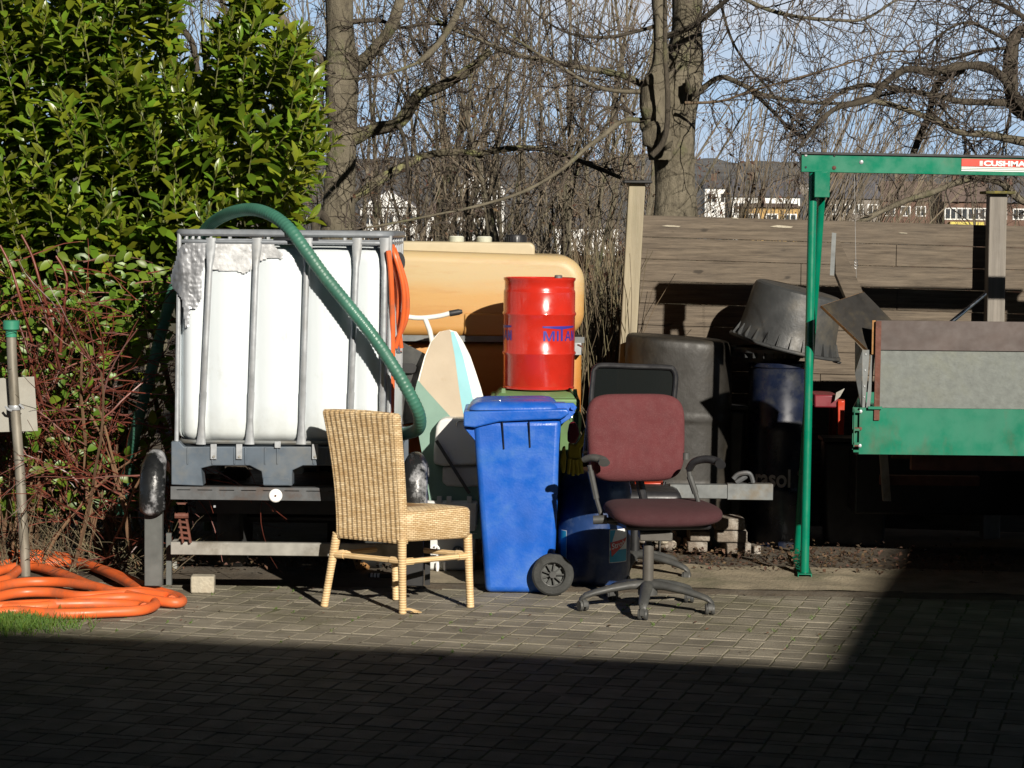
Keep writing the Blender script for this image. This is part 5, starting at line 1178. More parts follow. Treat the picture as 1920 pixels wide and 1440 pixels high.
# ================================================================ AMBER SPRAYER TANK
KY = 12.6; 
t = thing('sprayer_tank', 'large amber plastic sprayer tank with steel strap and screw caps', 'tank', (W(830, 600, KY).x, KY+.4, .45))
xa, xb_ = W(560, 550, KY).x, W(1096, 550, KY).x; zt_, zm, zb_ = W(830, 466, KY).z, W(830, 636, KY).z, .50
def rbox(b, x0, x1, y0, y1, z0, z1, rx, rz, front=0.0, nu=72, nv=28):
    cx, cy, cz = (x0+x1)/2, (y0+y1)/2, (z0+z1)/2; hx, hy, hz = (x1-x0)/2, (y1-y0)/2, (z1-z0)/2
    def f(u, v):
        a = 2*math.pi*u; e = math.pi*(v-.5); ce, se = math.cos(e), math.sin(e)
        sg = lambda q, p: math.copysign(abs(q)**p, q)
        X = sg(math.cos(a), rx)*sg(ce, rz); Y_ = sg(math.sin(a), rx)*sg(ce, rz); Z = sg(se, rz)
        return Vector((cx+X*hx, cy+Y_*hy + front*(-Z)*0, cz+Z*hz))
    return b.grid(f, nu, nv, True)
def softbox(x0, x1, y0, y1, z0, z1, r_, name, mat, parent, seg=6, lab=None):
    return MB().bb(x0, x1, y0, y1, z0, z1).build(name, mat, parent, bevel=r_, seg=seg, ang=60, label=lab)
def rprism(x0, x1, z0, z1, r_, y0, y1, be, name, mat, lab=None, n=8, slope=0):
    rings = []; cx_, cz_ = (x0+x1)/2, (z0+z1)/2; nq = 0; vs = []
    prof = [(1-math.sin(a), 1-math.cos(a)) for a in [i*math.pi/2/n for i in range(n+1)]]
    seq = [(y0 + be*q, be*p) for p, q in prof] + [(y1 - be*q, be*p) for p, q in reversed(prof)]
    for y, ins in seq:
        pts = rrect(x1-x0-2*ins, z1-z0-2*ins, max(r_-ins*.6, .01), 10); nq = len(pts)
        for px_, pz_ in pts: vs.append(Vector((cx_+px_, y, cz_+pz_ - slope*(px_+ (x1-x0)/2)*(pz_ > 0))))
    fs = [(i*nq+j, i*nq+(j+1)%nq, (i+1)*nq+(j+1)%nq, (i+1)*nq+j) for i in range(len(seq)-1) for j in range(nq)] + [tuple(range(nq-1,-1,-1)), tuple((len(seq)-1)*nq+j for j in range(nq))]
    return MB().add(vs, fs).build(name, mat, t, ang=60, label=lab)
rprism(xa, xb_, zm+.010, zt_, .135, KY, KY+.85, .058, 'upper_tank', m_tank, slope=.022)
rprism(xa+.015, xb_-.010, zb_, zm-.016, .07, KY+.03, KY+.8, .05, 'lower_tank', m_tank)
rprism(W(600,0,KY+.3).x, W(1008,0,KY+.3).x, zt_-.06, W(830,453,KY+.3).z, .032, KY+.24, KY+.62, .014, 'raised_crown', m_tankc)
MB().bb(xa, xb_+.002, KY-.012, KY-.004, W(830,640,KY).z, W(830,629,KY).z).build('strap', m_galvd, t)
MB().bb(xa, xb_-.01, KY-.003, KY+.4, W(830,640,KY).z+.004, W(830,629,KY).z-.004).build('seam', m_blackm, t)
lt = MB().bb(W(1077,0,KY).x, W(1098,0,KY).x, KY-.03, KY+.03, W(0,654,KY).z, W(0,631,KY).z).build('latch', m_galv, t, bevel=.003)
MB().box(W(1088,648,KY-.034), (.03, .004, .006), RY(R(25))).build('latch_pin', m_rust, lt)
x_, z_ = W(890,600,KY).x, 0
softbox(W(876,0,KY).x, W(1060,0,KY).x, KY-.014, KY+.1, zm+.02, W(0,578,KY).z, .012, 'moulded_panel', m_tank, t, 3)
zc = W(850, 453, KY+.3).z - .004
for px in (856, 908):
    pr = []; 
    for j in range(5): pr += [(.038, zc+.006*j), (.042, zc+.006*j+.002), (.042, zc+.006*j+.004), (.038, zc+.006*j+.0055)]
    MB().lathe(pr + [(.034, zc+.034), (.01, zc+.034)], (W(px,450,KY+.35).x, KY+.35, 0), 28).build('threaded_neck', m_cream, t)
MB().lathe([(.05, zc-.004), (.056, zc+.002), (.056, zc+.034), (.05, zc+.044), (.02, zc+.046)], (W(967,450,KY+.35).x, KY+.35, 0), 24).build('screw_cap', m_black, t)
b = MB()
for i in range(24): a = i*math.pi/12; b.box((W(967,450,KY+.35).x+math.cos(a)*.057, KY+.35+math.sin(a)*.057, zc+.018), (.005, .004, .03), RZ(a))
b.build('cap_rib', m_black, t)
for xx in (xa+.15, xb_-.25): MB().bb(xx, xx+.08, KY+.1, KY+.7, 0, zb_-.0).build('frame_leg', m_blackm, t)
MB().bb(xa, xb_-.05, KY+.08, KY+.72, zb_-.05, zb_-.002).build('frame', m_blackm, t)
t = thing('plastic_panel', 'grey plastic panel with rounded slot leaning between hose and ironing board', 'panel', W(770, 760, 12.25)[:3])
b = MB(); b.prism([W(728,628,12.3), W(798,664,12.26), W(800,790,12.2), W(728,800,12.25)], (0, .02, 0)); b.build('sheet', m_charcoal, t, bevel=.004)
b = MB(); b.prism([Vector((W(763,690,12.25).x + x, W(0,0,12.24).y, W(763,690,12.25).z + z)) for x, z in rrect(.10, .05, .024, 5)], (0, -.006, 0)); b.build('slot', m_blackm, t)

# ================================================================ RED DRUM ON GREEN BIN
DRY = 12.12; rr = .181; cxd = W(1011, 600, DRY).x; zb0, zt0 = W(1011, 733, DRY-rr).z, W(1011, 520, DRY).z; h_ = zt0 - zb0
t = thing('red_drum', 'glossy red steel drum with blue lettering on top of the green bin', 'drum', (cxd, DRY, zb0))
def rib(z): return [(rr, z-.012), (rr+.006, z-.003), (rr+.006, z+.003), (rr, z+.012)]
pr = [(rr-.008, 0), (rr, .004), (rr, .012), (rr-.004, .016)] + [(rr-.002, .02)] + rib(h_*.325) + rib(h_*.675) + [(rr, h_-.075), (rr-.001, h_-.068), (rr-.005, h_-.06), (rr-.005, h_-.02), (rr+.001, h_-.012), (rr+.001, h_-.001), (rr-.004, h_), (rr-.007, h_-.006), (rr-.008, h_-.012), (.005, h_-.010)]
b = MB(); b.lathe([(r_, z+zb0) for r_, z in pr], (cxd, DRY, 0), 64); b.build('body', m_red, t, ang=40)
MB().lathe([(.020, 0), (.020, .016), (.016, .02)], (W(1047,520,DRY+.08).x, DRY+.08, zt0-.009), 12).build('bung', m_galvd, t)
sc_ = DRY/F
def ondrum(px_at, py):   # returns arc position for a pixel column
    x = (px_at - 1011)*sc_*.985/(rr); return math.asin(max(-.99, min(.99, x)))*rr
zl = W(1043, 640, DRY-rr).z
def logo(a_shift, b):
    s0 = ondrum(1018, 0); s1 = s0 + .205; RD = rr+.0012
    fn = lambda x, y: oncyl(x + a_shift, y, RD, cxd, DRY, zl)
    def strip(x0, x1, y0, y1, n=6, mid=0):
        for i in range(n):
            fa, fb = i/n, (i+1)/n; xa_, xb2 = lerp(x0, x1, fa), lerp(x0, x1, fb)
            da, db = mid*(1-abs(fa*2-1)), mid*(1-abs(fb*2-1)); b.add([fn(xa_, y0-da), fn(xb2, y0-db), fn(xb2, y1), fn(xa_, y1)], [(0,1,2,3)])
    strip(s0-.003, s1, .066, .074, 24, .008)
    L_ = s1 - s0
    def stroke(xa_, ya_, xb2, yb2, w2=.0105, n=6):
        for i in range(n):
            p0_, p1_ = (lerp(xa_, xb2, i/n), lerp(ya_, yb2, i/n)), (lerp(xa_, xb2, (i+1)/n), lerp(ya_, yb2, (i+1)/n))
            b.add([fn(p0_[0]-w2/2, p0_[1]), fn(p0_[0]+w2/2, p0_[1]), fn(p1_[0]+w2/2, p1_[1]), fn(p1_[0]-w2/2, p1_[1])], [(0,1,2,3)])
    LX = lambda f: s0 + L_*f
    ch = .050
    stroke(LX(.03), 0, LX(.03), ch); stroke(LX(.27), 0, LX(.27), ch); stroke(LX(.15), 0, LX(.05), ch, .009); stroke(LX(.15), 0, LX(.25), ch, .009)
    stroke(LX(.38), 0, LX(.38), ch)
    stroke(LX(.62), 0, LX(.72), ch, .009); stroke(LX(.82), 0, LX(.72), ch, .009); strip(LX(.66), LX(.78), .013, .021, 2)
    stroke(LX(.88), 0, LX(.88), ch, .009); stroke(LX(.99), 0, LX(.99), ch, .009); stroke(LX(.99), 0, LX(.88), ch, .008)
    strip(s0+L_*.50-.0065, s0+L_*.50+.0065, 0, .064, 2)
for sh_ in (0, -rr*2.12): b = MB(); logo(sh_, b); b.build('lettering', m_txtblue, t, ang=None)
t = thing('green_wheelie_bin', 'green wheeled bin behind the blue one carrying the red drum', 'bin', (W(1012,740,12.1).x, 12.1, 0))
gy0, gy1 = 11.86, 12.36; cxg = W(1012, 740, 12.0).x; zl0, zl1 = W(1012, 772, gy0).z, W(1012, 744, gy0).z
def frust(b, x0, x1, y0, y1, z0, X0, X1, Y0, Y1, z1): return b.hexa([(x0,y0,z0),(x1,y0,z0),(x1,y1,z0),(x0,y1,z0)], [(X0,Y0,z1),(X1,Y0,z1),(X1,Y1,z1),(X0,Y1,z1)])
frust(MB(), cxg-.17, cxg+.17, gy0+.10, gy1-.03, .04, cxg-.20, cxg+.21, gy0+.03, gy1, zl0-.003).build('body', m_greenbin, t, bevel=.02)
MB().bb(W(926,0,gy0).x, W(1097,0,gy0).x, gy0, gy1, zl0, zl1-.008).build('rim', m_greenbin, t, bevel=.012)
frust(MB(), W(935,0,gy0).x, W(1090,0,gy0).x, gy0+.02, gy1-.02, zl1-.007, W(945,0,gy0).x, W(1080,0,gy0).x, gy0+.06, gy1-.05, zb0-.006).build('lid', m_greenbin, t, bevel=.006)
for px in (944, 1078): p = W(px, 740, gy0+.08); MB().hexa([(p.x-.014,gy0+.05,zl1-.004),(p.x+.014,gy0+.05,zl1-.004),(p.x+.014,gy0+.10,zl1-.004),(p.x-.014,gy0+.10,zl1-.004)], [(p.x-.009,gy0+.055,zb0+.012),(p.x+.009,gy0+.055,zb0+.012),(p.x+.009,gy0+.075,zb0+.012),(p.x-.009,gy0+.075,zb0+.012)]).build('lid_grip', m_greenbin, t, bevel=.002)
for s_ in (-1, 1): MB().lathe([(.02,-.025),(.095,-.025),(.10,-.015),(.10,.015),(.095,.025),(.02,.025)], (cxg+s_*.21, gy1+.02, .10), 28, RY(R(90))).build('wheel', m_tyre, t)

# ================================================================ BLUE BIN
BYn = 11.37; BYf = BYn + .46
t = thing('blue_wheelie_bin', 'bright blue wheeled bin standing side on, right of the wicker chair', 'bin', G(975, 1120)[:2] + (0,))
def Bx(px, py=900): return W(px, py, BYn).x
def Bz(py): return W(975, py, BYn).z
b = MB(); ins = .035
prof = [(912,1119),(1040,1115),(1050,800),(1050,783),(890,783),(886,800)]
b.hexa([(Bx(912),BYn+ins,.002),(Bx(1041),BYn+ins,.002),(Bx(1041),BYf-ins,.002),(Bx(912),BYf-ins,.002)], [(Bx(886),BYn,Bz(790)),(Bx(1051),BYn,Bz(786)),(Bx(1051),BYf,Bz(786)),(Bx(886),BYf,Bz(790))])
b.build('body', m_blue, t, bevel=.028, seg=4)
b = MB(); P = [W(a, c, BYn-.018) for a, c in ((869,772),(869,800),(891,802),(936,791),(1000,788),(1052,786),(1068,776),(1064,767),(1000,768),(940,770))]; b.prism(P, (0, .50, 0)); b.build('rim', m_blue, t, bevel=.008, seg=3)
b = MB(); b.prism([W(a, c, BYn+.02) for a, c in ((869,801),(891,803),(898,835))], (0, .42, 0)); b.build('front_handle', m_blue, t, bevel=.003)
b = MB(); cxb = (Bx(876)+Bx(1046))/2
def lidf(u, v):
    x0, x1 = Bx(878), Bx(1044); y0, y1 = BYn-.01, BYf+.01; e = v
    q = rrect(1, 1, .12, 5); i = u*len(q); 
    return None
rings = [(0, .0, .002), (.0, .0, .010), (.012, .012, .024), (.03, .03, .036), (.06, .06, .041)]
q = rrect(Bx(1044)-Bx(878), BYf-BYn+.02, .05, 5); cxl, cyl = (Bx(878)+Bx(1044))/2, (BYn+BYf)/2; z0 = Bz(771); nq = len(q); vs = []
for ix, iy, dz in rings:
    sx_, sy_ = 1 - ix*2/(Bx(1044)-Bx(878)), 1 - iy*2/(BYf-BYn)
    vs += [Vector((cxl+x*sx_, cyl+y*sy_, z0+dz + (x*sx_+.2)*.02)) for x, y in q]
b.add(vs, [(i*nq+j, i*nq+(j+1)%nq, (i+1)*nq+(j+1)%nq, (i+1)*nq+j) for i in range(len(rings)-1) for j in range(nq)] + [tuple((len(rings)-1)*nq+j for j in range(nq))]); b.build('lid', m_blue, t, ang=50)
for yy in (BYn+.05, BYf-.08):
    b = MB(); b.prism([W(a, c, 0.0001+yy) for a, c in ((1030,756),(1075,756),(1082,764),(1076,774),(1034,768))], (0, .035, 0)); b.build('hinge_arm', m_blue, t, bevel=.004)
b = MB(); b.tube([W(1074,765,BYn+.03), W(1074,765,BYf-.02)], .010, 12); b.build('hinge_pin', m_blue, t)
for yy in (BYn+.03, BYf-.05): b = MB(); b.prism([W(a, c, yy) for a, c in ((1064,770),(1079,772),(1070,784),(1052,796),(1050,786))], (0, .02, 0)); b.build('handle_bracket', m_blue, t, bevel=.003)
for pa, pb in ((942,945),(992,994)):
    b = MB(); A, B_ = W(pa, 791, BYn-.004), W(pb, 842 if pa < 960 else 839, BYn-.004); A.y = BYn - .002; B_.y = BYn + .004
    b.hexa([B_+Vector((-.003,-.006,0)), B_+Vector((.003,-.006,0)), B_+Vector((.003,.02,0)), B_+Vector((-.003,.02,0))], [A+Vector((-.003,-.012,0)), A+Vector((.003,-.012,0)), A+Vector((.003,.02,0)), A+Vector((-.003,.02,0))]); b.build('groove_shade', m_navy, t)  # raised dark fin standing in for the shade in the groove
for yy in (BYn-.012, BYf-.03):
    wc = Vector((W(1036, 1085, BYn).x, yy, .101)); wh = MB().lathe([(.058,-.02),(.062,-.026),(.090,-.026),(.099,-.018),(.101,-.006),(.101,.006),(.099,.018),(.090,.026),(.062,.026),(.058,.02)], wc, 40, RX(R(90)), cap=False).build('wheel', m_tyre, t)
    b = MB(); b.tube([wc + Vector((math.cos(a)*.057, -.004, math.sin(a)*.057)) for a in [i*math.pi/16 for i in range(32)]], .0055, 8, closed=True); b.lathe([(.016,-.026),(.016,.02)], wc, 16, RX(R(90)))
    for i in range(9): a = i*2*math.pi/9; b.box(wc + Vector((math.cos(a)*.034, -.006, math.sin(a)*.034)), (.044, .006, .007), RY(-a))
    b.build('rim', m_charcoal, wh); MB().lathe([(.055,-.003),(.055,.003)], wc + Vector((0,.012,0)), 24, RX(R(90))).build('hub_disc', m_tyregrey, wh)
MB().tube([(W(1036,1085,BYn).x, BYn, .101), (W(1036,1085,BYn).x, BYf, .101)], .010, 8).build('axle', m_blackm, t)
b = MB(); 
for pl in ([(900,766),(904,753),(918,752),(938,751),(943,762)], [(902,768),(908,757),(916,757)], [(888,765),(893,762),(905,763)]): b.tube(cr([W(a, c, BYn+.08) for a, c in pl], 4), .0016, 5)
tag(b.build('wire_loop', m_chrome), 'thin bent wire loops lying on the blue bin lid', 'wire')

# gloves hung from the blue bin
def glove(name, label, mat, P, Y, flat=.02):
    # outline of cuff, palm and fingers as a thick rounded shell
    b = MB(); 
    for pts, r_ in P: b.tube(cr([W(a, c, Y) for a, c in pts], 4), [q*Y/F for q in r_] if isinstance(r_, list) else r_*Y/F, 10, sq=1)
    return b
t = thing('red_rubber_glove', 'dark red rubber glove hooked on the blue bin hinge', 'glove', W(1078, 828, 11.5)[:3])
b = MB()
def blob(b, pix, Y, dep): P = [W(a, c, Y) for a, c in pix]; b.prism(P, (0, dep, 0)); return b
blob(b, [(1067,796),(1072,790),(1080,793),(1085,803),(1087,815),(1080,830),(1074,833),(1064,829),(1064,812)], 11.5, .03); b.build('palm', m_redg, t, bevel=.010, seg=3)
MB().tube(cr([W(1069,790,11.5), W(1068,783,11.5), W(1073,783,11.5), W(1073,792,11.5)], 4), .0015, 5).build('hook', m_chrome, t)
t = thing('yellow_rubber_gloves', 'crumpled yellow rubber gloves hanging between blue bin and maroon chair', 'gloves', W(1075, 885, 11.52)[:3])
b = MB(); blob(b, [(1066,830),(1078,834),(1086,824),(1098,802),(1103,812),(1098,830),(1089,842),(1090,862),(1094,886),(1086,890),(1070,888),(1064,870)], 11.54, .03); b.build('cuff', m_yellow, t, bevel=.008, seg=3)
for pl in ([(1068,860),(1067,878),(1066,889)], [(1074,862),(1075,880),(1074,892)], [(1081,862),(1083,880),(1083,891)], [(1088,860),(1090,876),(1092,888)]):
    MB().tube(cr([W(a, c, 11.535) for a, c in pl], 3), taper(.010, .008, 7), 8).build('finger', m_yellow, t)
blob(MB(), [(1055,838),(1060,836),(1062,860),(1060,886),(1054,888),(1049,866)], 11.52, .025).build('palm', m_yellow, t, bevel=.006, seg=3)

# ================================================================ WHITE ITEMS BETWEEN CHAIR AND BIN
t = thing('ironing_board', 'ironing board on end with pale cover, cyan and sage stripes and white legs', 'ironing board', G(850, 1085)[:2] + (.0,))
Yi = 12.17
def ib(px, py, d=0): return W(px, py, Yi + (py-620)*-.0006 + d)
L_ = [(842,618),(824,622),(808,640),(796,668),(787,700),(780,728),(777,760),(784,800),(795,860),(806,930),(812,1010)]
R_ = [(842,618),(856,622),(868,640),(882,668),(893,700),(902,728),(912,765),(920,800),(930,860),(935,930),(938,1010)]
def strip(fa, fb, name, mat, th=.022, y=0, j0=0, j1=99):
    b = MB(); vs = []; n = len(L_); rows = range(max(0, j0), min(n, j1))
    rows = list(rows)
    for d in (0, th):
        for j in rows:
            for f in (fa, fb) if not callable(fa) else (fa(j), fb(j)): px = lerp(L_[j][0], R_[j][0], f); py = lerp(L_[j][1], R_[j][1], f); vs.append(ib(px, py, d+y))
    m_ = len(rows); fs = []
    for j in range(m_-1): a = j*2; fs += [(a, a+1, a+3, a+2), (a+2*m_, a+2+2*m_, a+3+2*m_, a+1+2*m_), (a, a+2, a+2+2*m_, a+2*m_), (a+1, a+1+2*m_, a+3+2*m_, a+3)]
    fs += [(0, 2*m_, 1+2*m_, 1), (2*m_-2, 2*m_-1, 4*m_-1, 4*m_-2)]
    b.add(vs, fs); return b.build(name, mat, t, ang=60)
strip(0, 1, 'board', m_offwhite, .024, .002)
strip(.03, .66, 'cover', m_beige, .004, -.003)
strip(.66, .84, 'stripe', m_cyan, .004, -.0035, 1)
b = MB(); b.prism([ib(a, c, -.006) for a, c in ((783,712),(800,732),(830,765),(862,800),(905,845),(930,880),(936,1010),(811,1010),(804,930),(793,860),(782,800),(776,760),(779,728))], (0, .003, 0)); b.build('sage_patch', m_sage, t)
b = MB(); b.tube(cr([W(735,588,12.24), W(752,592,12.24), W(785,596,12.24), W(820,593,12.24), W(845,587,12.24)], 6), .0125, 14); b.build('foot', m_white2, t)
b = MB(); b.tube([W(843,588,12.24), W(860,585,12.24), W(867,584,12.24)], [.0155, .0155, .009], 14); b.build('foot_grip', m_rubbersole, t)
b = MB(); b.tube([W(797,597,12.24), W(806,620,12.24), W(818,680,12.24), W(840,900,12.24)], .013, 12); b.build('leg', m_white2, t)
t = thing('white_jerrycan', 'white plastic canister standing on the crate left of the blue bin', 'canister', W(855, 925, 11.95)[:3])
Yj = 11.95
b = MB(); b.prism([W(a, c, Yj) for a, c in ((813,870),(813,845),(818,800),(824,788),(836,784),(905,786),(905,872),(830,874))], (0, .16, 0)); b.build('shoulder', m_white, t, bevel=.014, seg=3)
b = MB(); b.prism([W(a, c, Yj+.03) for a, c in ((830,875),(905,873),(905,912),(872,914),(838,912),(829,904))], (0, .14, 0)); b.build('base', m_white, t, bevel=.012, seg=3)
b = MB(); b.tube(cr([W(856,800,Yj-.004), W(856,793,Yj-.006), W(862,790,Yj-.006), W(880,790,Yj-.004)], 4), .0022, 6); b.build('wire_handle', m_chrome, t)
b = MB(); b.tube([W(818,826,Yj-.03), W(880,925,Yj-.02)], .0115, 4); tag(b.build('black_stick', m_charcoal, bevel=.001), 'square black stick leaning across the white canister', 'stick')
t = thing('storage_crate', 'dirty white plastic crate with little spoked wheels, left of the blue bin', 'crate', (W(855,1070,11.85).x, 11.95, 0))
Yc = 11.93; z0c, z1c = .03, W(855, 940, Yc).z
frust(MB(), W(812,0,Yc).x, W(900,0,Yc).x, Yc+.02, Yc+.36, z0c, W(806,0,Yc).x, W(906,0,Yc).x, Yc, Yc+.38, z1c).build('body', m_white, t, bevel=.012)
for a in (824, 842, 880): MB().box(W(a, 936, Yc+.01), (.024, .02, .03)).build('tab', m_white, t, bevel=.002)
for py in (985, 1000, 1035): MB().bb(W(818,0,Yc).x, W(904,0,Yc).x, Yc+.002, Yc+.012, W(855,py,Yc).z-.003, W(855,py,Yc).z).build('rib', m_white, t)
for a, c in ((815, 1031), (858, 1033)):
    wc = W(a, c, Yc-.015); wh = MB().tube([wc + Vector((math.cos(q)*.022, 0, math.sin(q)*.022)) for q in [i*math.pi/12 for i in range(24)]], .005, 8, closed=True).build('wheel', m_txtwhite if a == 815 else m_gpl, t)
    b = MB(); 
    for i in range(5): q = i*2*math.pi/5; b.box(wc + Vector((math.cos(q)*.011, 0, math.sin(q)*.011)), (.022, .006, .006), RY(-q))
    b.build('spoke', m_txtwhite if a == 815 else m_gpl, wh)
for a in (820, 835): MB().lathe([(.006, 0), (.010, .025), (.008, .045)], W(a, 1071, Yc-.002), 10).build('foot', m_txtwhite, t)
t = thing('clay_pot', 'brown flower pot in the shade under the flatbed', 'pot', G(677, 1078)[:2] + (.03,))
p = G(677, 1080); MB().lathe([(.035, .02), (.055, .095), (.062, .097), (.062, .115), (.055, .115), (.034, .03), (.01, .03)], (p.x, p.y+.1, 0), 24).build('pot', m_plyedge, t)
b = MB(); pA_, pB_ = G(692, 1087), G(762, 1090); pA_.z = pB_.z = .022; b.tube([pA_, pB_], .012, 10)
t = thing('striped_pole', 'short black and white striped pole on the ground behind the wicker chair', 'pole', ((pA_+pB_)/2)[:2] + (.01,)); b.build('rod', m_blackm, t)
for f in (.05, .14, .23, .68, .80): q0, q1 = pA_.lerp(pB_, f), pA_.lerp(pB_, f+.06); MB().tube([q0, q1], .0128, 10).build('white_band', m_txtwhite, t)

# ================================================================ BLUE BARREL
t = thing('blue_barrel', 'dark blue plastic barrel with a cyan and red label, behind the bin wheel', 'barrel', (W(1115,1085,11.75).x, 11.75, 0))
cxq, cyq, rq = W(1115, 980, 11.75).x, 11.75, .178; zq = W(1115, 885, 11.6).z
MB().lathe([(rq-.02, .004), (rq-.004, .03), (rq, .06), (rq, zq-.10), (rq-.01, zq-.06), (rq-.04, zq-.01), (rq-.07, zq), (.01, zq)], (cxq, cyq, 0), 48).build('body', m_barrel, t, ang=50)
b = MB(); zz = W(1160, 1054, 11.62).z; s0, s1 = .068, .185; Rq = rq+.0012
def lab(b, x0, x1, y0, y1, R_=Rq, n=6):
    for i in range(n): a, c = lerp(x0, x1, i/n), lerp(x0, x1, (i+1)/n); b.add([oncyl(a, y0, R_, cxq, cyq, zz), oncyl(c, y0, R_, cxq, cyq, zz), oncyl(c, y1, R_, cxq, cyq, zz), oncyl(a, y1, R_, cxq, cyq, zz)], [(0,1,2,3)])
    return b
lb = lab(MB(), s0, s1, 0, .163).build('label', m_txtwhite, t, ang=None)
m_cy = M('cyan_print', (.02, .32, .50), .4, var=.1)
lab(MB(), s0+.003, s1-.003, .003, .062, Rq+.0012).build('cyan_field', m_cy, lb, ang=None)
b = MB(); b.add([oncyl(x, y, Rq+.0016, cxq, cyq, zz) for x, y in ((s0+.003,.075),(s0+.003,.16),(s0+.035,.16),(s0+.018,.11),(s0+.012,.075))], [(0,4,3,2,1)]); b.build('cyan_field', m_cy, lb, ang=None)
b = MB(); b.add([oncyl(x, y, Rq+.0022, cxq, cyq, zz) for x, y in ((s0+.006,.10),(s0+.045,.106),(s0+.085,.112),(s1-.004,.12),(s1-.015,.095),(s0+.075,.075),(s0+.045,.055),(s0+.014,.03))], [(0,7,6,5,4,3,2,1)]); b.build('red_field', m_decalred, lb, ang=None)
b = MB(); put_text(b, 'Stroh', lambda x, y: oncyl(x+s0+.013, y+.066+x*.22, Rq+.003, cxq, cyq, zz), .040, off_=.0006, sx=.95); b.build('lettering', m_txtwhite, lb, ang=None)
lb = lab(MB(), -.215, -.160, .0, .15).build('label', m_txtwhite, t, ang=None); lab(MB(), -.215, -.164, .003, .147, Rq+.0012).build('cyan_field', m_cy, lb, ang=None)

# ================================================================ WICKER CHAIR
BLb = G(608, 1138); U = Vector((.372, -.245, 0)); V_ = Vector((.30, .265, 0)); angU = math.atan2(U.y, U.x)
t = thing('wicker_chair', 'woven wicker dining chair with high back turned towards the camera', 'chair', BLb + U*.5 + V_*.5, angU)
Wc = U.length; un = U.normalized(); vn = V_.normalized(); O = BLb
def cp(a, bb, z): return O + U*a + V_*bb + Vector((0, 0, z))
# back panel: width narrows downwards, top leans back
zb_, zt_ = .325, .915
def bkw(z): f = (z - zb_)/(zt_ - zb_); return f
def backp(a, z, d):
    f = bkw(z); wv = lerp(.86, .935, f**1.3) - .03*math.sin(math.pi*f)*(1); lean = .05 - .16*f**1.7
    ctr = .565 - .01*f; crv = -.035*(1 - (2*a-1)**2)*f
    return cp(ctr + (a-.5)*wv, lean + crv*.6, z) + vn*d
def tubby(u, v):
    z = lerp(zb_, zt_, v); e = 1
    if v > .965: e = math.sqrt(max(0, 1-((v-.965)/.035)**2))*.75+.25
    if v < .02: e = .8
    if u < .5: a = u*2; sg = -1
    else: a = 2 - u*2; sg = 1
    ed = min(1, (1-abs(2*a-1))/.06); th = .021*e*math.sqrt(max(0, 1-(1-ed)**2)) + .001
    rb2 = .0019*math.cos(a*math.pi*2*14)*(1 if .04 < a < .96 else 0)
    return backp(a, z + .008*math.sin(math.pi*a)*(1 if v > .9 else 0), sg*(th + rb2))
b = MB(); b.grid(tubby, 336, 60, True); n = len(b.v); b.f.append(tuple(range(n-336, n))); b.f.append(tuple(range(335,-1,-1))); b.build('backrest', m_wicker, t, ang=180)
# seat
zs0, zs1 = .335, .468
def seatp(u, v):
    a = 2*math.pi*u; c, s_ = math.cos(a), math.sin(a); p_ = .22; X = math.copysign(abs(c)**p_, c); Y_ = math.copysign(abs(s_)**p_, s_)
    return X, Y_
prof = [(.88, zs0), (.96, zs0+.002), (1.0, zs0+.014), (1.0, zs1-.02), (.975, zs1-.006), (.93, zs1), (.6, zs1+.006), (.2, zs1+.008), (.01, zs1+.008)]
vs = []; nn = 96
for q, z in prof:
    for i in range(nn):
        X, Y_ = seatp(i/nn, 0); fb = .52 + Y_*q*.50
        vs.append(cp(.545 + X*q*.485, fb, z - .012*fb if z < .36 else z))
b = MB(); b.add(vs, [(i*nn+j, i*nn+(j+1)%nn, (i+1)*nn+(j+1)%nn, (i+1)*nn+j) for i in range(len(prof)-1) for j in range(nn)]); b.f.append(tuple(range(nn-1,-1,-1))); b.build('seat', m_wicker, t, ang=60)
legs = {'bl': (cp(.115, .05, .345), G(608, 1137)), 'br': (cp(.955, .03, .345), G(755, 1150)), 'fr': (cp(.965, .985, .34), G(882, 1139)), 'fl': (cp(.03, .985, .34), G(743, 1125))}
for kx, (a, c) in legs.items():
    c = Vector((c.x, c.y, .002)); m2 = a.lerp(c, .5); b = MB(); b.tube([a, a.lerp(c, .3), m2, a.lerp(c, .8), c], [.021, .0195, .018, .0175, .018], 14); b.build('leg', m_wrap, t)
def legat(kx, z): a, c = legs[kx]; return a.lerp(Vector((c.x, c.y, 0)), (a.z - z)/a.z)
for ka, kb, z in (('bl','br',.245), ('br','fr',.24), ('fr','fl',.245), ('fl','bl',.245)):
    A, B_ = legat(ka, z), legat(kb, z); MB().tube([A, B_], .0125, 10).build('stretcher', m_wrap, t); 
    for P0, P1 in ((A, B_), (B_, A)): MB().tube([P0.lerp(P1, .03), P0.lerp(P1, .16)], .0165, 10).build('binding', m_wrap, t)
b = MB(); p = G(757, 1150)
for i in range(5): q = cr([p + Vector((0, -.01, .012+i*.003)), p + Vector((.03, -.03+.01*i, .02)), p + Vector((.05+.008*i, -.02, .008)), p + Vector((.07-.01*i, .0, .004))], 4); b.tube(q, .0018, 5)
b.build('loose_strand', m_wrap, t)

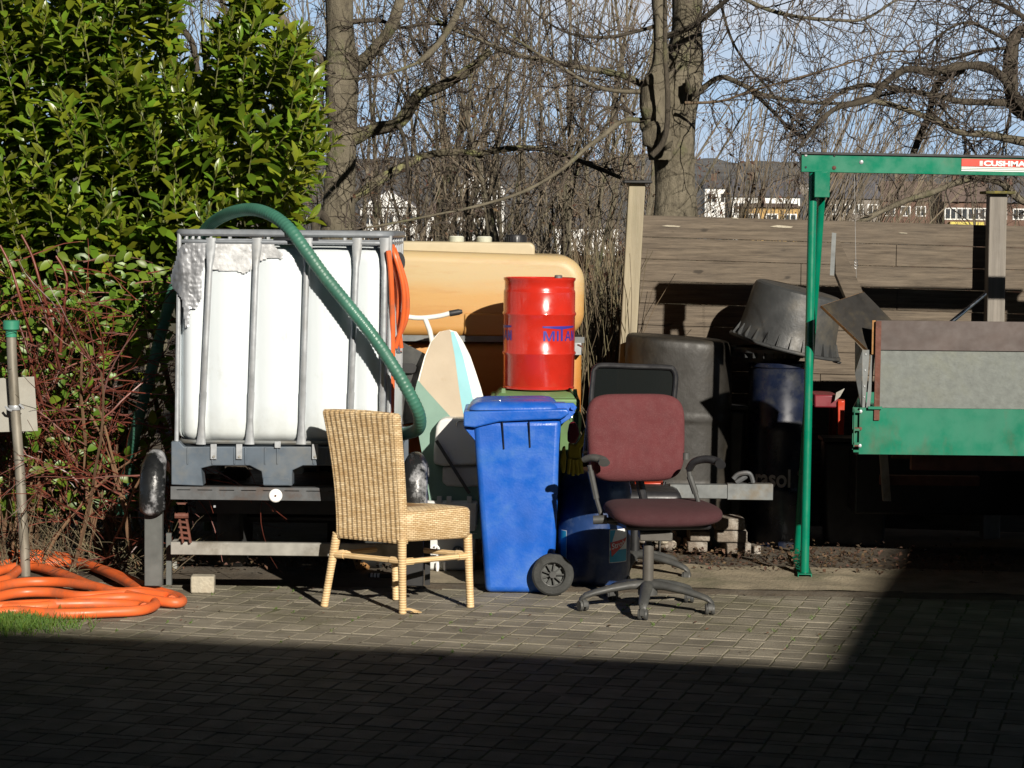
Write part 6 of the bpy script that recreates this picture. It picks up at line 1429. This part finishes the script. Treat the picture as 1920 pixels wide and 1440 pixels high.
# ================================================================ MAROON OFFICE CHAIR
ctr = G(1214, 1143); ctr.z = 0
def star(t, ctr, Rr, a0, mt_, cast=True, hub=.105, only=None, thick=1):
    for i in range(5):
        a = a0 + i*2*math.pi/5; d = Vector((math.cos(a), math.sin(a), 0)); s_ = Vector((-d.y, d.x, 0))
        pts = [(.02, hub+.012, .030, .022), (.09, hub+.010, .029, .020), (.18, hub-.004, .026, .017), (.26, hub-.022, .024, .015), (.30, hub-.034, .022, .014), (.325, hub-.052, .015, .010)]
        b = MB(); vs = []
        for r_, z, w_, h_ in pts:
            r_ *= Rr/.31; c = ctr + d*r_ + Vector((0, 0, z))
            for k_ in range(10): q = 2*math.pi*k_/10; vs.append(c + s_*math.cos(q)*w_*thick + Vector((0, 0, math.sin(q)*h_*thick)))
        m_ = len(pts); b.add(vs, [(i2*10+j, i2*10+(j+1)%10, (i2+1)*10+(j+1)%10, (i2+1)*10+j) for i2 in range(m_-1) for j in range(10)] + [tuple(range(9,-1,-1)), tuple((m_-1)*10+j for j in range(10))])
        b.build('base_arm', mt_, t, ang=80)
        if cast:
            cc = ctr + d*(Rr) ; rot = rnd.uniform(-.5, .5); ax = RZ(rot)
            for o in (-.013, .013): MB().lathe([(.006,-.008),(.023,-.008),(.025,-.005),(.025,.005),(.023,.008),(.006,.008)], cc + ax @ Vector((o, 0, .0255)), 18, ax @ RY(R(90))).build('caster', m_charcoal, t)
            b = MB(); b.grid(lambda u, v: cc + ax @ Vector((lerp(-.010, .010, u)*1.0, math.cos(lerp(R(-10), R(190), v))*.029, .028 + math.sin(lerp(R(-10), R(190), v))*.029)), 4, 10); b.lathe([(.008, .05), (.008, .075)], cc, 8); b.build('caster_hood', mt_, t, ang=60)
t = thing('office_chair', 'maroon upholstered office swivel chair with black armrests, right of the blue bin', 'office chair', ctr)
star(t, ctr, .305, R(-97), m_charcoal)
MB().lathe([(.045, .07), (.045, .105), (.034, .125), (.026, .13)], ctr, 20).build('hub', m_charcoal, t)
m_col = M('grey_brown_column', (.085, .078, .068), .45, var=.15)
MB().lathe([(.0255, .13), (.0255, .30), (.024, .302)], ctr, 20).build('gas_column', m_col, t)
MB().lathe([(.016, .30), (.016, .36)], ctr, 14).build('piston', m_blackm, t)
mech = ctr + Vector((.03, .0, .365)); 
MB().box(mech + Vector((0, 0, -.015)), (.15, .18, .045)).build('tilt_mechanism', m_col, t, bevel=.006)
ky = 11.0
def pad(cx_, cy_, cz_, hx, hy, hz, p_, bend=0, tilt_=0, yaw=0, name='', mat=None, squash=0):
    rm = RZ(yaw) @ RX(tilt_)
    def f(u, v):
        a = 2*math.pi*u; e = math.pi*(v-.5); ce, se = math.cos(e), math.sin(e); sg = lambda q, w_: math.copysign(abs(q)**w_, q)
        X = sg(math.cos(a), p_)*abs(ce)**p_; Z = sg(math.sin(a), p_)*abs(ce)**p_; Y_ = sg(se, .8)
        X2 = X*(1 - squash*(Z*.5-.5)**2)
        return Vector((cx_, cy_, cz_)) + rm @ Vector((X2*hx, Y_*hy + bend*X*X, Z*hz))
    return MB().grid(f, 64, 24, True).build(name, mat, t, ang=180)
sx_, sz_ = XZ(1240, 961, 10.95)
def seatf(u, v):
    a = 2*math.pi*u; e = math.pi*(v-.5); ce, se = math.cos(e), math.sin(e); sg = lambda q, w_: math.copysign(abs(q)**w_, q); p_ = .45
    X = sg(math.cos(a), p_)*abs(ce)**.4; Y_ = sg(math.sin(a), p_)*abs(ce)**.4; Z = sg(se, .9)
    drop = -.02*max(0, -Y_)**2
    return Vector((sx_, 10.98, sz_)) + RZ(R(10)) @ Vector((X*.255*(1-.05*Y_), Y_*.225, Z*.046 + drop + .01*X*X))
MB().grid(seatf, 64, 24, True).build('seat', m_maroonshade, t, ang=180)
MB().box(Vector((sx_, 11.0, sz_-.052)), (.40, .34, .03), RZ(R(10))).build('seat_shell', m_black, t, bevel=.012)
bx, bz = XZ(1190, 822, 11.12)
pad(bx, 11.16, bz, .236, .055, .205, .42, -.03, R(-7), R(12), 'backrest', m_maroon, .05)
b = MB(); b.tube(cr([Vector((bx, 11.25, bz)), Vector((bx+.02, 11.27, bz-.15)), Vector((ctr.x+.02, 11.24, .36)), Vector((ctr.x+.02, 11.0, .352))], 6), .020, 10); b.build('back_support', m_black, t)
MB().tube([W(1112,975,10.92), W(1138,974,10.92)], [.020, .021], 14).build('adjust_knob', m_charcoal, t)
MB().tube([W(1138,974,10.92), W(1160,974,10.95)], .010, 8).build('lever', m_black, t)
for side, arm in ((0, [(1095,862),(1110,858),(1128,862),(1133,868)]), (1, [(1292,880),(1302,866),(1325,861),(1346,866),(1351,871)])):
    b = MB(); Ya = 11.0; q = cr([W(a, c, Ya - .02*i) for i, (a, c) in enumerate(arm)], 5); b.tube(q, taper(.021, .030, len(q)), 14, sq=.72); b.build('armrest', m_black if side else m_charcoal, t)
    pl = [(1105,872),(1110,895),(1118,935),(1130,975)] if side == 0 else [(1291,880),(1296,905),(1304,925),(1310,944)]
    b = MB(); b.tube(cr([W(a, c, 11.0) for a, c in pl], 4), .0105, 8); b.build('arm_post', m_charcoal, t)
    b = MB(); b.tube([W(pl[1][0]-3, pl[1][1]-12, 11.0), W(pl[2][0], pl[2][1], 11.0)], .0145, 8); b.build('arm_sleeve', m_charcoal, t)
    b = MB(); b.tube([W(pl[3][0], pl[3][1], 11.0), Vector((sx_ + (-.1 if side == 0 else .1), 11.0, sz_-.075))], .012, 8); b.build('arm_bracket', m_black, t)
    pk = W(1099 if side == 0 else 1286, 855, 11.15); MB().lathe([(.017,-.015),(.017,.015)], pk, 12).build('pivot', m_charcoal, t)
for px in (1098,):
    MB().tube(cr([W(1104,780,11.35), W(1100,820,11.33), W(1097,848,11.25)], 4), .011, 8).build('back_bar', m_galvd, t)

# mesh-backed chair behind
t = thing('mesh_back_chair', 'black office chair with net backrest mostly hidden behind the maroon one', 'office chair', (W(1200,1080,11.95).x, 11.95, 0))
Ym = 11.72; out_px = [(1109,775),(1112,705),(1117,690),(1130,685),(1190,687),(1250,689),(1262,693),(1267,708),(1264,745),(1258,800),(1250,880),(1190,890),(1125,880)]
P = [W(a, c, Ym) for a, c in out_px]; q = cr(P, 5, closed=True); b = MB(); b.tube(q, .0135, 10, closed=True, sq=1); b.build('back_frame', m_black, t)
b = MB(); cc = sum(P, Vector())/len(P); n = len(q); b.add([cc] + [p + Vector((0, .004, 0)) for p in q], [(0, 1+i, 1+(i+1) % n) for i in range(n)]); b.build('net', m_net, t, ang=None)
c2 = Vector((W(1190,1080,11.95).x, 11.98, 0)); star(t, c2, .29, R(-30), m_charcoal)
MB().lathe([(.024, .10), (.024, .36)], c2, 14).build('gas_column', m_blackm, t)
MB().box(c2 + Vector((0, 0, .42)), (.44, .42, .07)).build('seat', m_black, t, bevel=.03)
b = MB(); b.tube(cr([c2 + Vector((0, .15, .38)), c2 + Vector((0, .27, .45)), cc + Vector((0, .05, -.1))], 5), .02, 8); b.build('back_support', m_black, t)
# small red seat with chrome tube behind
t = thing('red_stool', 'small red stool seat with bent chrome tube showing under the maroon backrest', 'stool', (W(1205,1060,12.2).x, 12.25, 0))
Yq = 12.15
b = MB(); b.prism([W(a, c, Yq) for a, c in ((1190,905),(1246,905),(1240,922),(1195,928))], (0, .25, 0)); b.build('seat', m_redx, t, bevel=.006)
b = MB(); b.tube(cr([W(1246,903,Yq-.02), W(1240,918,Yq-.02), W(1222,928,Yq-.02), W(1200,930,Yq-.02)], 6), .0085, 10); b.build('frame_tube', m_chrome, t)
for px in (1195, 1238): MB().tube([W(px, 928, Yq+.1), Vector((W(px, 928, Yq+.1).x, Yq+.1, .03))], .008, 8).build('leg', m_chrome, t)

# small debris and moss on the paving
b = MB()
for _ in range(150):
    px, py = rnd.uniform(120, 1650), rnd.uniform(1100, 1240); p = G(px, py); s2 = rnd.uniform(.004, .013); a = rnd.uniform(0, 6.28); u_ = Vector((math.cos(a), math.sin(a), rnd.uniform(-.1, .3))); v_ = Vector((-math.sin(a), math.cos(a), rnd.uniform(-.2, .2)))
    c = Vector((p.x, p.y, .006)); b.add([c-u_*s2, c+v_*s2*.5+Vector((0,0,.003)), c+u_*s2, c-v_*s2*.5], [(0,1,2,3)])
tag(b.build('paving_debris', m_litter, ang=None), 'tiny bits of leaf and twig scattered over the sunlit paving', 'debris', None, 'stuff')
b = MB()
for _ in range(420):
    j = rnd.randint(-14, 14); i = rnd.randint(-22, 22); u0, v0 = i*.108 + rnd.uniform(-.003, .003), j*.2 + rnd.uniform(0, .142)
    X, Y = u0*ca - v0*sa, u0*sa + v0*ca + 9
    if Y < 9.3 or Y > 11.9 or noise.noise(Vector((X*.9, Y*.9, 2))) < -.02: continue
    for q in range(9):
        p = Vector((X + rnd.gauss(0, .004), Y + rnd.gauss(0, .02), 0)); h_ = rnd.uniform(.003, .011); s_ = Vector((.0018, 0, 0)); d = Vector((rnd.uniform(-.7,.7), rnd.uniform(-.7,.7), 1)); b.add([p-s_, p+s_, p+d*h_], [(0,1,2)])
tag(b.build('joint_moss_tufts', m_grass, ang=None), 'tiny green moss and weed tufts growing in the paving joints', 'moss', None, 'stuff')
